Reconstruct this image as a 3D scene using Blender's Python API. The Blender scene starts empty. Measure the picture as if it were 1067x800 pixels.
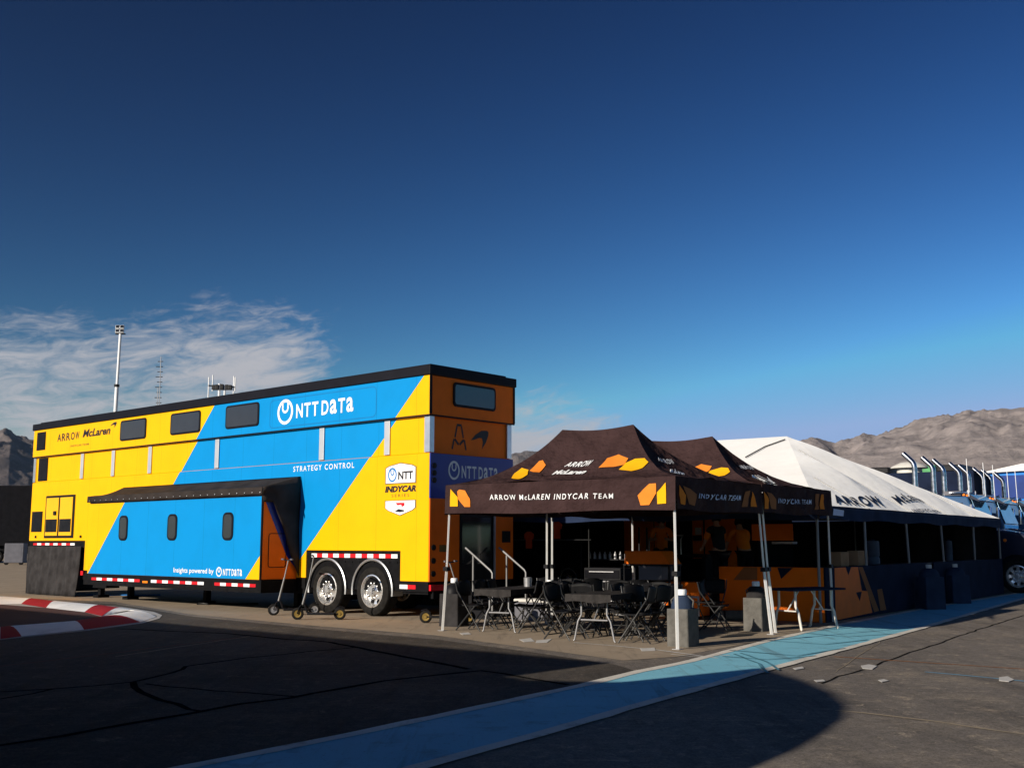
import bpy, bmesh, math, random
from mathutils import Vector, Matrix, noise, geometry
random.seed(11)
R = math.radians
scene = bpy.context.scene
col = scene.collection

# ------------------------------------------------------------------ camera
FPX, HYP, CAMH = 1147.0, 565.0, 1.55
PIT = math.atan((HYP - 400) / FPX)
cd = bpy.data.cameras.new('camera'); cam = bpy.data.objects.new('camera', cd); col.objects.link(cam)
cam.location = (0, 0, CAMH); cam.rotation_euler = (math.pi / 2 + PIT, 0, 0)
cd.sensor_width = 36; cd.lens = 36 * FPX / 1067; cd.clip_start = .1; cd.clip_end = 30000
scene.camera = cam
CP = Vector((0, 0, CAMH))
FW = Vector((0, math.cos(PIT), math.sin(PIT))); UPV = Vector((0, -math.sin(PIT), math.cos(PIT)))
def ray(u, v): return FW + Vector((1, 0, 0)) * ((u - 533.5) / FPX) - UPV * ((v - 400) / FPX)
def proj(p):
    d = Vector(p) - CP; z = d.dot(FW)
    return 533.5 + FPX * d.x / z, 400 - FPX * d.dot(UPV) / z
def G(u, v, z=0.0):
    r = ray(u, v); t = (z - CAMH) / r.z; return CP + r * t
def on_plane(u, v, p0, n):
    r = ray(u, v); return CP + r * ((p0 - CP).dot(n) / r.dot(n))

class Frame:
    def __init__(s, x, y, th, z=0):
        s.O = Vector((x, y, z)); s.th = th
        s.X = Vector((math.cos(th), math.sin(th), 0)); s.Y = Vector((-math.sin(th), math.cos(th), 0))
    def side(s, u, v, y=0):
        q = on_plane(u, v, s.O + s.Y * y, s.Y) - s.O; return q.dot(s.X), q.z
    def end(s, u, v, x=0):
        q = on_plane(u, v, s.O + s.X * x, s.X) - s.O; return q.dot(s.Y), q.z
    def gr(s, u, v, z=0):
        q = G(u, v, z) - s.O; return q.dot(s.X), q.dot(s.Y)
    def w(s, x, y, z): return s.O + s.X * x + s.Y * y + Vector((0, 0, z))
    def loc(s, p):
        q = Vector(p) - s.O; return Vector((q.dot(s.X), q.dot(s.Y), q.z))

# ------------------------------------------------------------------ materials
def mat(name, c, rough=.6, metal=0, var=.12, ns=3.0, bump=0.0, bs=40.0, bd=.02, coat=0.0, spec=.25, emit=None, c2=None, trans=None):
    m = bpy.data.materials.new(name); m.use_nodes = True
    nt = m.node_tree; N = nt.nodes; L = nt.links; b = N['Principled BSDF']
    b.inputs['Roughness'].default_value = rough; b.inputs['Metallic'].default_value = metal
    b.inputs['Coat Weight'].default_value = coat; b.inputs['Specular IOR Level'].default_value = .04 if rough >= .7 and spec == .25 else spec
    tc = N.new('ShaderNodeTexCoord')
    nz = N.new('ShaderNodeTexNoise'); nz.inputs['Scale'].default_value = ns; nz.inputs['Detail'].default_value = 5
    L.new(tc.outputs['Object'], nz.inputs['Vector'])
    mx = N.new('ShaderNodeMix'); mx.data_type = 'RGBA'
    a = tuple(max(0, x * (1 - var)) for x in c); d = c2 if c2 else tuple(min(1, x * (1 + var)) for x in c)
    mx.inputs[6].default_value = (*a, 1); mx.inputs[7].default_value = (*d, 1)
    rp = N.new('ShaderNodeMapRange'); rp.inputs[1].default_value = .32; rp.inputs[2].default_value = .68
    L.new(nz.outputs['Fac'], rp.inputs[0]); L.new(rp.outputs[0], mx.inputs[0])
    L.new(mx.outputs[2], b.inputs['Base Color'])
    if bump:
        n2 = N.new('ShaderNodeTexNoise'); n2.inputs['Scale'].default_value = bs; n2.inputs['Detail'].default_value = 4
        L.new(tc.outputs['Object'], n2.inputs['Vector'])
        bp = N.new('ShaderNodeBump'); bp.inputs['Strength'].default_value = bump; bp.inputs['Distance'].default_value = bd
        L.new(n2.outputs['Fac'], bp.inputs['Height']); L.new(bp.outputs[0], b.inputs['Normal'])
    if trans:
        b.inputs['Transmission Weight'].default_value = trans
    return m

M = {}
M['yellow'] = mat('yellow_paint', (.88, .445, .0), .45, coat=.2, var=.03)
M['blue'] = mat('blue_paint', (.0, .285, .80), .5, coat=0, var=.03)
M['navy'] = mat('navy_paint', (.006, .03, .30), .4, coat=.2, var=.05)
M['papaya'] = mat('papaya_paint', (.88, .17, .005), .6, var=.06, spec=.15)
M['papaya_red'] = mat('red_orange_paint', (.95, .17, .006), .5, var=.06, spec=.15)
M['black'] = mat('black_metal', (.008, .008, .010), .5, var=.3, ns=6, spec=.15)
M['blacktrim'] = mat('black_trim', (.006, .006, .010), .55, var=.2, spec=.12)
M['under'] = mat('underframe_black', (.005, .005, .006), .75, var=.4, ns=8, spec=.1)
M['glass'] = mat('dark_window_glass', (.02, .022, .025), .08, var=.1, spec=.8)
M['rubber'] = mat('tyre_rubber', (.016, .015, .014), .75, var=.3, ns=9, bump=.2, bs=60)
M['chrome'] = mat('chrome', (.8, .8, .8), .12, 1, var=.05)
M['stack'] = mat('weathered_chrome', (.55, .56, .58), .2, 1, var=.35, ns=7)
M['polished'] = mat('polished_aluminium', (.78, .77, .75), .24, .75, var=.12, ns=14, bump=.25, bs=22)
M['alu'] = mat('brushed_aluminium', (.62, .64, .66), .35, .85, var=.08, ns=9)
M['steel'] = mat('grey_steel', (.35, .35, .36), .45, .6, var=.15, ns=9)
M['bracket'] = mat('grey_bracket_paint', (.5, .52, .55), .4, .3, var=.06)
M['white'] = mat('white_vinyl', (.82, .83, .84), .5, var=.04)
M['offwhite'] = mat('offwhite_plastic', (.62, .6, .55), .5, var=.08)
M['red'] = mat('red_reflector', (.6, .012, .02), .35, var=.1)
M['amber'] = mat('amber_lens', (.9, .22, .01), .3, var=.1)
M['inkdark'] = mat('dark_vinyl', (.012, .012, .02), .5, var=.1)
M['ltblue'] = mat('pale_blue_vinyl', (.6, .66, .85), .6, var=.05)
M['badgeblue'] = mat('badge_blue_vinyl', (.02, .2, .55), .5, var=.05)
M['bronze'] = mat('bronze_vinyl', (.16, .1, .02), .5, var=.1)
M['tent'] = mat('dark_tent_fabric', (.044, .025, .025), .85, var=.2, ns=2.2, bump=1.0, bs=4, bd=.12)
M['tentframe'] = mat('tent_frame_steel', (.78, .78, .77), .4, .15, var=.1)
M['tyellow'] = mat('printed_yellow', (.86, .42, .01), .8, var=.05)
M['torange'] = mat('printed_orange', (.76, .225, .03), .8, var=.07)
M['tbrown'] = mat('printed_brown', (.3, .12, .05), .8, var=.07)
M['tentwhite'] = mat('white_tent_fabric', (.90, .88, .84), .75, var=.05, ns=1.2, bump=.4, bs=1.3, bd=.1)
b_ = M['tentwhite'].node_tree.nodes['Principled BSDF']; b_.inputs['Sheen Weight'].default_value = .5; b_.inputs['Sheen Roughness'].default_value = .6
M['navyfab'] = mat('navy_fabric', (.020, .032, .07), .8, var=.25, ns=2, bump=.3, bs=5)
M['darknavy'] = mat('dark_navy_panel', (.012, .018, .04), .8, var=.25, ns=2)
M['curtain'] = mat('black_curtain', (.035, .033, .034), .85, var=.3, ns=4, bump=.5, bs=9)
M['awning'] = mat('awning_fabric', (.036, .030, .028), .85, var=.25, ns=2.5, bump=.4, bs=6)
M['tablecloth'] = mat('black_tablecloth', (.036, .033, .032), .75, var=.3, ns=6, bump=.8, bs=12, bd=.03)
M['chair'] = mat('black_chair_plastic', (.007, .007, .008), .55, var=.25, spec=.12)
M['chairleg'] = mat('dark_chair_steel', (.05, .05, .05), .4, .4, var=.3)
M['weight'] = mat('grey_felt_cover', (.12, .115, .105), .9, var=.2, ns=9, bump=.4, bs=40)
M['weightblue'] = mat('blue_black_cover', (.03, .045, .08), .8, var=.2, bump=.3)
M['card'] = mat('cardboard', (.34, .2, .11), .85, var=.12)
M['greybox'] = mat('grey_plastic', (.12, .12, .14), .5, var=.12)
M['gold'] = mat('gold_wheel_paint', (.24, .16, .04), .45, .4, var=.1)
M['skin'] = mat('skin', (.42, .22, .14), .6, var=.06)
M['hair'] = mat('dark_hair', (.012, .009, .007), .7)
M['orangeshirt'] = mat('orange_shirt', (.8, .2, .02), .85, var=.08)
M['shirtred'] = mat('red_orange_cloth', (.26, .03, .006), .9, var=.2)
M['darkshirt'] = mat('dark_shirt', (.02, .022, .03), .85, var=.1)
M['trousers'] = mat('black_trousers', (.012, .012, .014), .85)
M['truckblue'] = mat('truck_blue_paint', (.03, .09, .2), .25, coat=.5, var=.05)
M['trucknavy'] = mat('truck_navy_paint', (.012, .018, .04), .25, coat=.5, var=.1)
M['bluewall'] = mat('blue_wall_fabric', (.02, .2, .6), .6, var=.15, ns=1)
M['dkblue'] = mat('deep_blue_fabric', (.012, .04, .2), .6, var=.2, ns=1)
M['paper'] = mat('white_tape', (.55, .53, .5), .8, var=.1, ns=20)
M['green'] = mat('green_paint', (.06, .3, .1), .5)
M['yellowedge'] = mat('yellow_nosing', (.5, .36, .03), .7, var=.2, ns=8)
M['greytrailer'] = mat('charcoal_panel', (.008, .008, .010), .8, var=.25)
M['windshield'] = mat('sky_reflection_windshield', (.25, .42, .55), .08, .75, var=.1)  # blue of the reflected sky put into the base colour
M['redplastic'] = mat('red_plastic', (.6, .03, .02), .4)
M['railgrey'] = mat('dull_rail_grey', (.22, .22, .22), .5, .3)
M['seam'] = mat('grey_seam_tape', (.42, .41, .4), .8)
M['panelline'] = mat('panel_line_blue', (.0, .17, .44), .5)
M['tyrecover'] = mat('tyre_cover_fabric', (.07, .09, .14), .6, var=.2)
M['wire'] = mat('dark_wire', (.03, .03, .03), .5, .5)

# ------------------------------------------------------------------ mesh builder
class MB:
    def __init__(s): s.v = []; s.f = []; s.m = []; s.mi = 0; s.M = None
    def add(s, vs, fs):
        b = len(s.v)
        if s.M is not None: vs = [s.M @ Vector(p) for p in vs]
        s.v += [tuple(p) for p in vs]
        for f in fs: s.f.append([b + i for i in f]); s.m.append(s.mi)
        return s
    def box(s, x0, x1, y0, y1, z0, z1):
        return s.add([(x0, y0, z0), (x1, y0, z0), (x1, y1, z0), (x0, y1, z0), (x0, y0, z1), (x1, y0, z1), (x1, y1, z1), (x0, y1, z1)],
                     [(0, 3, 2, 1), (4, 5, 6, 7), (0, 1, 5, 4), (1, 2, 6, 5), (2, 3, 7, 6), (3, 0, 4, 7)])
    def tube(s, pts, r, n=8, r1=None):
        pts = [Vector(p) for p in pts]; k = len(pts); rings = []; prev = None; vs = []
        for i, p in enumerate(pts):
            t = (pts[min(i + 1, k - 1)] - pts[max(i - 1, 0)]).normalized()
            if prev is None:
                a = Vector((0, 0, 1)) if abs(t.z) < .9 else Vector((1, 0, 0)); nrm = t.cross(a).normalized()
            else: nrm = (prev - t * prev.dot(t)).normalized()
            prev = nrm; bn = t.cross(nrm)
            rr = r if r1 is None else r + (r1 - r) * i / (k - 1)
            for j in range(n):
                an = 2 * math.pi * j / n; vs.append(p + nrm * (rr * math.cos(an)) + bn * (rr * math.sin(an)))
        fs = []
        for i in range(k - 1):
            for j in range(n): fs.append((i * n + j, i * n + (j + 1) % n, (i + 1) * n + (j + 1) % n, (i + 1) * n + j))
        fs.append(tuple(range(n - 1, -1, -1))); fs.append(tuple(range((k - 1) * n, k * n)))
        return s.add(vs, fs)
    def lathe(s, prof, c=(0, 0, 0), axis='z', n=24, closed=False, cap0=True):
        vs = []; fs = []; k = len(prof)
        for i in range(n):
            a = 2 * math.pi * i / n; ca, sa = math.cos(a), math.sin(a)
            for r, h in prof:
                if axis == 'z': p = (c[0] + r * ca, c[1] + r * sa, c[2] + h)
                elif axis == 'y': p = (c[0] + r * ca, c[1] + h, c[2] + r * sa)
                else: p = (c[0] + h, c[1] + r * ca, c[2] + r * sa)
                vs.append(p)
        for i in range(n):
            for j in range(k - 1 if not closed else k):
                j2 = (j + 1) % k; i2 = (i + 1) % n
                fs.append((i * k + j, i2 * k + j, i2 * k + j2, i * k + j2))
        if not closed:
            if cap0 and prof[0][0] > 1e-6: fs.append(tuple(i * k for i in range(n))[::-1])
            if prof[-1][0] > 1e-6: fs.append(tuple(i * k + k - 1 for i in range(n)))
        return s.add(vs, fs)
    def flat(s, poly, fn):
        """one face sheet of a 2D polygon (concave allowed) mapped by fn(x,y)"""
        tri = geometry.tessellate_polygon([[Vector((p[0], p[1], 0)) for p in poly]])
        return s.add([fn(*p) for p in poly], [tuple(t) for t in tri])
    def prism(s, poly, f0, f1):
        n = len(poly); tri = geometry.tessellate_polygon([[Vector((p[0], p[1], 0)) for p in poly]])
        vs = [f0(*p) for p in poly] + [f1(*p) for p in poly]
        fs = [tuple(t) for t in tri] + [tuple(n + i for i in reversed(t)) for t in tri]
        fs += [(i, (i + 1) % n, n + (i + 1) % n, n + i) for i in range(n)]
        return s.add(vs, fs)
    def grid(s, fn, nu, nv):
        vs = [fn(i / nu, j / nv) for i in range(nu + 1) for j in range(nv + 1)]
        fs = [(i * (nv + 1) + j, (i + 1) * (nv + 1) + j, (i + 1) * (nv + 1) + j + 1, i * (nv + 1) + j + 1) for i in range(nu) for j in range(nv)]
        return s.add(vs, fs)
    def build(s, name, mats, parent=None, smooth=None, bevel=0, loc=None, rz=0, recalc=True, solid=0):
        me = bpy.data.meshes.new(name); me.from_pydata(s.v, [], s.f)
        for m in (mats if isinstance(mats, (list, tuple)) else [mats]): me.materials.append(m)
        for p, mi in zip(me.polygons, s.m): p.material_index = mi
        if recalc:
            bm = bmesh.new(); bm.from_mesh(me); bmesh.ops.recalc_face_normals(bm, faces=bm.faces); bm.to_mesh(me); bm.free()
        if smooth:
            for p in me.polygons: p.use_smooth = True
            me.set_sharp_from_angle(angle=R(smooth))
        me.update()
        o = bpy.data.objects.new(name, me); col.objects.link(o)
        if parent: o.parent = parent
        if loc: o.location = loc
        o.rotation_euler.z = rz
        if bevel:
            b = o.modifiers.new('bevel', 'BEVEL'); b.width = bevel; b.segments = 2; b.limit_method = 'ANGLE'; b.angle_limit = R(40)
        if solid:
            b = o.modifiers.new('solid', 'SOLIDIFY'); b.thickness = solid
        return o

def tag(o, label=None, cat=None, group=None, kind=None):
    if label: o['label'] = label
    if cat: o['category'] = cat
    if group: o['group'] = group
    if kind: o['kind'] = kind
    return o
def thing(name, label, cat, loc=(0, 0, 0), rz=0, group=None):
    o = bpy.data.objects.new(name, None); col.objects.link(o); o.empty_display_size = .2
    o.location = loc; o.rotation_euler.z = rz
    return tag(o, label, cat, group)
def dup(root, loc, rz, label=None, group=None):
    def cp(o, par):
        c = o.copy(); col.objects.link(c)
        if par: c.parent = par
        for ch in list(o.children): cp(ch, c)
        return c
    r = cp(root, None); r.location = loc; r.rotation_euler.z = rz
    if label: r['label'] = label
    if group: r['group'] = group
    return r

# ------------------------------------------------------------------ lettering
def glyphs(txt, bold=.0, shear=0.0, sp=1.0):
    c = bpy.data.curves.new('lettering', 'FONT'); c.body = txt; c.shear = shear; c.offset = bold; c.resolution_u = 3; c.space_character = sp
    o = bpy.data.objects.new('lettering', c); col.objects.link(o)
    dg = bpy.context.evaluated_depsgraph_get(); dg.update()
    me = bpy.data.meshes.new_from_object(o.evaluated_get(dg))
    v = [(p.co.x, p.co.y) for p in me.vertices]; f = [tuple(p.vertices) for p in me.polygons]
    bpy.data.objects.remove(o); bpy.data.curves.remove(c); bpy.data.meshes.remove(me)
    x0 = min(a for a, b in v); x1 = max(a for a, b in v); y0 = min(b for a, b in v); y1 = max(b for a, b in v)
    return [((a - x0) / (x1 - x0), (b - y0) / (y1 - y0)) for a, b in v], f, (x1 - x0) / (y1 - y0)
def word(parts, gap=.15, bold=.02, shear=0):
    """glyph by glyph, each stretched to full height; parts = [(char, width/height)]"""
    V = []; F = []; x = 0
    for ch, w in parts:
        if ch != ' ':
            v, f, _ = glyphs(ch, bold, shear); b = len(V)
            V += [(x + a * w, c) for a, c in v]; F += [tuple(b + i for i in t) for t in f]
        x += w + gap
    W = max(a for a, c in V)
    return [(a / W, c) for a, c in V], F, W
def put(mb, data, fn):
    v, f, _ = data; mb.add([fn(a, b) for a, b in v], f); return mb
def quad2d(p00, p10, p01, p11=None):
    if p11 is None: p11 = (p10[0] + p01[0] - p00[0], p10[1] + p01[1] - p00[1])
    return lambda a, b: tuple((p00[i] * (1 - a) + p10[i] * a) * (1 - b) + (p01[i] * (1 - a) + p11[i] * a) * b for i in range(2))
def ring(mb, fn, r0=.72, r1=1.0, a0=0, a1=360, n=28, c=(.5, .5), sc=.5):
    vs = []
    for i in range(n + 1):
        t = R(a0 + (a1 - a0) * i / n)
        for r in (r0, r1): vs.append(fn(c[0] + sc * r * math.cos(t), c[1] + sc * r * math.sin(t)))
    mb.add(vs, [(2 * i, 2 * i + 1, 2 * i + 3, 2 * i + 2) for i in range(n)])
def dynamic_loop(mb, fn):
    ring(mb, fn, .76, 1.0); ring(mb, fn, .52, .9, 150, 390, 20, (.5, .66), .24)
    s = lambda x0, x1, y0, y1: mb.add([fn(x0, y0), fn(x1, y0), fn(x1, y1), fn(x0, y1)], [(0, 1, 2, 3)])
    s(.285, .375, .74, .9); s(.625, .715, .74, .9)
def NTTDATA(): return word([('N', .75), ('T', .7), ('T', .7), (' ', .05), ('D', .75), ('a', .72), ('T', .7), ('a', .72)], .16, .022)
SWOOSH = [(0, .42), (.25, .72), (.6, .97), (.9, 1), (1, .93), (.98, .72), (.86, .4), (.62, 0), (.68, .4), (.62, .58), (.45, .58), (.2, .47)]
def inv(fn, u, v, a=.5, b=.5):
    """surface parameters whose point is seen at photo pixel u,v"""
    for _ in range(25):
        p = proj(fn(a, b)); e = 1e-4
        pa = proj(fn(a + e, b)); pb = proj(fn(a, b + e))
        j = [[(pa[0] - p[0]) / e, (pb[0] - p[0]) / e], [(pa[1] - p[1]) / e, (pb[1] - p[1]) / e]]
        d = j[0][0] * j[1][1] - j[0][1] * j[1][0]
        if abs(d) < 1e-9: break
        ru, rv = u - p[0], v - p[1]
        da = (ru * j[1][1] - rv * j[0][1]) / d; db = (j[0][0] * rv - j[1][0] * ru) / d
        a += max(-.2, min(.2, da)); b += max(-.2, min(.2, db))
    return a, b

# ------------------------------------------------------------------ light and sky
SUN_EL = R(19.0); SH = Vector((.77, .64, 0)).normalized()
sd = bpy.data.lights.new('sun', 'SUN'); sd.energy = 5.0; sd.angle = R(.53); sd.color = (1, .9, .76)
so = bpy.data.objects.new('sun', sd); col.objects.link(so)
dirv = Vector((SH.x * math.cos(SUN_EL), SH.y * math.cos(SUN_EL), -math.sin(SUN_EL)))
so.rotation_euler = dirv.to_track_quat('-Z', 'Y').to_euler(); so.location = (-20, -20, 30)
w = bpy.data.worlds.new('World'); scene.world = w; w.use_nodes = True
nt = w.node_tree; N = nt.nodes; L = nt.links
bg = N['Background']; bg.inputs[1].default_value = .12
sky = N.new('ShaderNodeTexSky'); sky.sky_type = 'NISHITA'; sky.sun_disc = False
sky.sun_elevation = SUN_EL; sky.sun_rotation = math.atan2(-SH.x, -SH.y)
sky.air_density = 1.0; sky.dust_density = .3; sky.ozone_density = 3.0; sky.altitude = 300
def mth(op, a, b=None, clamp=False):
    n = N.new('ShaderNodeMath'); n.operation = op; n.use_clamp = clamp
    for i, x in enumerate((a, b)):
        if x is None: continue
        if isinstance(x, (int, float)): n.inputs[i].default_value = x
        else: L.new(x, n.inputs[i])
    return n.outputs[0]
def rng(x, a, b, smooth=True):
    n = N.new('ShaderNodeMapRange'); n.interpolation_type = 'SMOOTHSTEP' if smooth else 'LINEAR'
    n.inputs[1].default_value = a; n.inputs[2].default_value = b; L.new(x, n.inputs[0]); return n.outputs[0]
tc = N.new('ShaderNodeTexCoord'); sp = N.new('ShaderNodeSeparateXYZ'); L.new(tc.outputs['Generated'], sp.inputs[0])
az = mth('ARCTAN2', sp.outputs[0], sp.outputs[1]); el = mth('ARCSINE', sp.outputs[2])
tilt = mth('SUBTRACT', el, mth('MULTIPLY', az, .16))
def cloud_noise(sx, sy, off, det=9, rough=.62, dist=.8):
    cb = N.new('ShaderNodeCombineXYZ'); L.new(mth('ADD', mth('MULTIPLY', az, sx), off), cb.inputs[0]); L.new(mth('MULTIPLY', tilt, sy), cb.inputs[1])
    n = N.new('ShaderNodeTexNoise'); n.inputs['Scale'].default_value = 1.0; n.inputs['Detail'].default_value = det; n.inputs['Roughness'].default_value = rough; n.inputs['Distortion'].default_value = dist
    L.new(cb.outputs[0], n.inputs['Vector']); return n.outputs['Fac']
big = cloud_noise(5.0, 17.0, 2.3); fine = cloud_noise(26.0, 80.0, 7.1, 6, .65, 1.2)
cover = mth('MULTIPLY', rng(tilt, .315, .21), rng(az, -.07, -.25))          # the bank low on the left
veil = mth('MULTIPLY', mth('MULTIPLY', rng(el, .19, .10), rng(az, .20, .04)), 1.0)
thr = mth('MAXIMUM', cover, veil)
cl = mth('ADD', mth('ADD', mth('MULTIPLY', big, .60), mth('MULTIPLY', fine, .40)), mth('MULTIPLY', mth('SUBTRACT', thr, 1.0), .42))
cl = rng(cl, .33, .60); cl = mth('MULTIPLY', cl, .95)
mxw = N.new('ShaderNodeMix'); mxw.data_type = 'RGBA'; L.new(cl, mxw.inputs[0])
def vm(op, a, b):
    n = N.new('ShaderNodeVectorMath'); n.operation = op; L.new(a, n.inputs[0]); n.inputs[1].default_value = b; return n.outputs[0]
k = vm('MINIMUM', vm('MULTIPLY', sky.outputs[0], (.338, .322, .285)), (1.36, 1.58, 1.92))          # a polarised, deep desert sky
gm = N.new('ShaderNodeGamma'); gm.inputs[1].default_value = 2.6; L.new(k, gm.inputs[0])
L.new(gm.outputs[0], mxw.inputs[6])
mxw.inputs[7].default_value = (3.5, 3.5, 3.75, 1)
L.new(mxw.outputs[2], bg.inputs[0])
vs = scene.view_settings; vs.view_transform = 'Standard'; vs.look = 'None'; vs.exposure = .25; vs.gamma = 1; vs.use_curve_mapping = False

# ------------------------------------------------------------------ ground, path, kerb
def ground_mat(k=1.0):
    m = bpy.data.materials.new('old_asphalt' if k == 1 else 'shade_darkened_asphalt'); m.use_nodes = True
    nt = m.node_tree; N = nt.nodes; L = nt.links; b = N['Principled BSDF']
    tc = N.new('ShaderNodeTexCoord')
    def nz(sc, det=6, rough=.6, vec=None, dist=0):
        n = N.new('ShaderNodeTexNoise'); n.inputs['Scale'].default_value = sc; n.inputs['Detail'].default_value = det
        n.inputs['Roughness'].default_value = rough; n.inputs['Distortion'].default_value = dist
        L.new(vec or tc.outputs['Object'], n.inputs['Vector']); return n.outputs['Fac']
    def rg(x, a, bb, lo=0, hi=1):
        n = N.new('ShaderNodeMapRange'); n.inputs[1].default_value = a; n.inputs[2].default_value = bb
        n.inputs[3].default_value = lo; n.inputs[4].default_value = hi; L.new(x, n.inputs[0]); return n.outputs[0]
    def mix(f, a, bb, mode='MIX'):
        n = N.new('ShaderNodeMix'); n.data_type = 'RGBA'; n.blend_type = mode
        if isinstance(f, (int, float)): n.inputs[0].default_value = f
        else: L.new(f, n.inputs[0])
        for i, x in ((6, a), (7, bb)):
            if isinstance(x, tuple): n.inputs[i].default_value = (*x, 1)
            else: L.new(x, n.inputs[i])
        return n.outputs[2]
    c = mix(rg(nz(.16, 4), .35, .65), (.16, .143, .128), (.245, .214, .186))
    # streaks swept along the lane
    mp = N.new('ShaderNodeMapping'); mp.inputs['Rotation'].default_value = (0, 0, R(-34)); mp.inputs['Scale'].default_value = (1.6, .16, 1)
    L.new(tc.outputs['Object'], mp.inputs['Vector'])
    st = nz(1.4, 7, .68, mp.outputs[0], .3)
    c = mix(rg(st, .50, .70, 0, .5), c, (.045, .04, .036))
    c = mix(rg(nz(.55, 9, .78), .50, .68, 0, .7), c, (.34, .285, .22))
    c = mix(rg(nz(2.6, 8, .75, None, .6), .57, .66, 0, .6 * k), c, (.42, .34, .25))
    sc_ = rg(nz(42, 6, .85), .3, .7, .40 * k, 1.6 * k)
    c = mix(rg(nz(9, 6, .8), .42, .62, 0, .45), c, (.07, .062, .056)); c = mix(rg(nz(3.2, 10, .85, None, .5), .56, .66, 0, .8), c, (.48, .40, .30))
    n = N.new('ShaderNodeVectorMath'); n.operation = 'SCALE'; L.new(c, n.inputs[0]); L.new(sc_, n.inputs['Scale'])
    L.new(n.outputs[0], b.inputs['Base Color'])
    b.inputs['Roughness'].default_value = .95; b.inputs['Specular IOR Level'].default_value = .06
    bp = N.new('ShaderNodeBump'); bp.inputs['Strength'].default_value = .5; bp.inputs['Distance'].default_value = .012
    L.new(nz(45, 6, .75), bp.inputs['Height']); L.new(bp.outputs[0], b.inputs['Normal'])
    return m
def worn(name, c, hole=(.09, .08, .07), amount=.5, streak=.35):
    m = bpy.data.materials.new(name); m.use_nodes = True
    nt = m.node_tree; N = nt.nodes; L = nt.links; b = N['Principled BSDF']; b.inputs['Roughness'].default_value = .9; b.inputs['Specular IOR Level'].default_value = .06
    tc = N.new('ShaderNodeTexCoord'); prev = None
    col0 = N.new('ShaderNodeMix'); col0.data_type = 'RGBA'
    n0 = N.new('ShaderNodeTexNoise'); n0.inputs['Scale'].default_value = .7; n0.inputs['Detail'].default_value = 6; L.new(tc.outputs['Object'], n0.inputs['Vector'])
    L.new(n0.outputs['Fac'], col0.inputs[0]); col0.inputs[6].default_value = (*[x * .78 for x in c], 1); col0.inputs[7].default_value = (*[min(1, x * 1.18) for x in c], 1)
    prev = col0.outputs[2]
    for sc, lo, hi, am, rot, scl in ((2.2, .55, .75, amount, 0, (1, 1, 1)), (22, .60, .68, amount, 0, (1, 1, 1)), (1.5, .55, .7, streak, -34, (2.2, .12, 1))):
        mp = N.new('ShaderNodeMapping'); mp.inputs['Rotation'].default_value = (0, 0, R(rot)); mp.inputs['Scale'].default_value = scl; L.new(tc.outputs['Object'], mp.inputs['Vector'])
        n = N.new('ShaderNodeTexNoise'); n.inputs['Scale'].default_value = sc; n.inputs['Detail'].default_value = 7; n.inputs['Roughness'].default_value = .7; L.new(mp.outputs[0], n.inputs['Vector'])
        r = N.new('ShaderNodeMapRange'); r.inputs[1].default_value = lo; r.inputs[2].default_value = hi; r.inputs[4].default_value = am; L.new(n.outputs['Fac'], r.inputs[0])
        mx = N.new('ShaderNodeMix'); mx.data_type = 'RGBA'; L.new(r.outputs[0], mx.inputs[0]); L.new(prev, mx.inputs[6]); mx.inputs[7].default_value = (*hole, 1); prev = mx.outputs[2]
    L.new(prev, b.inputs['Base Color'])
    bp = N.new('ShaderNodeBump'); bp.inputs['Strength'].default_value = .4; bp.inputs['Distance'].default_value = .01
    n = N.new('ShaderNodeTexNoise'); n.inputs['Scale'].default_value = 70; L.new(tc.outputs['Object'], n.inputs['Vector']); L.new(n.outputs['Fac'], bp.inputs['Height']); L.new(bp.outputs[0], b.inputs['Normal'])
    return m
g = MB(); S_ = 5800
g.add([(-S_, -S_, 0), (S_, -S_, 0), (S_, S_, 0), (-S_, S_, 0)], [(0, 1, 2, 3)])
tag(g.build('ground', ground_mat()), kind='structure')

def ribbon(pts, wid, z, name, m, jit=0.0, step=.35):
    P = [Vector((p[0], p[1], 0)) for p in pts]; fine = []
    for a, b in zip(P, P[1:]):
        k = max(1, int((b - a).length / step))
        fine += [a.lerp(b, i / k) for i in range(k)]
    fine.append(P[-1]); mb = MB(); vs = []
    for i, p in enumerate(fine):
        t = (fine[min(i + 1, len(fine) - 1)] - fine[max(0, i - 1)]).normalized(); nn = Vector((-t.y, t.x, 0))
        j = (noise.noise(p * 1.7) * jit, noise.noise(p * 1.7 + Vector((9, 4, 2))) * jit)
        w_ = wid * (1 + .35 * noise.noise(p * 2.3) * (1 if jit else 0))
        q = p + Vector((j[0], j[1], 0)); vs += [q + nn * w_ / 2 + Vector((0, 0, z)), q - nn * w_ / 2 + Vector((0, 0, z))]
    mb.add(vs, [(2 * i, 2 * i + 1, 2 * i + 3, 2 * i + 2) for i in range(len(fine) - 1)])
    return tag(mb.build(name, m), kind='structure')
def gl(pp): return [G(u, v) for u, v in pp]
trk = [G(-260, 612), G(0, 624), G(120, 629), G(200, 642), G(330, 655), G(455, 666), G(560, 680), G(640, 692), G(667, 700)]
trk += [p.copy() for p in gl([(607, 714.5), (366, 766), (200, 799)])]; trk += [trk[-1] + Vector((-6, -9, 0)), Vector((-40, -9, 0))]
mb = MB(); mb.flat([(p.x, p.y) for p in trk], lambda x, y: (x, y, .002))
tag(mb.build('shade_darkened_track', ground_mat(.46)), kind='structure')  # foreground shade deepened in the albedo; far edge follows the cast shadow
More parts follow.
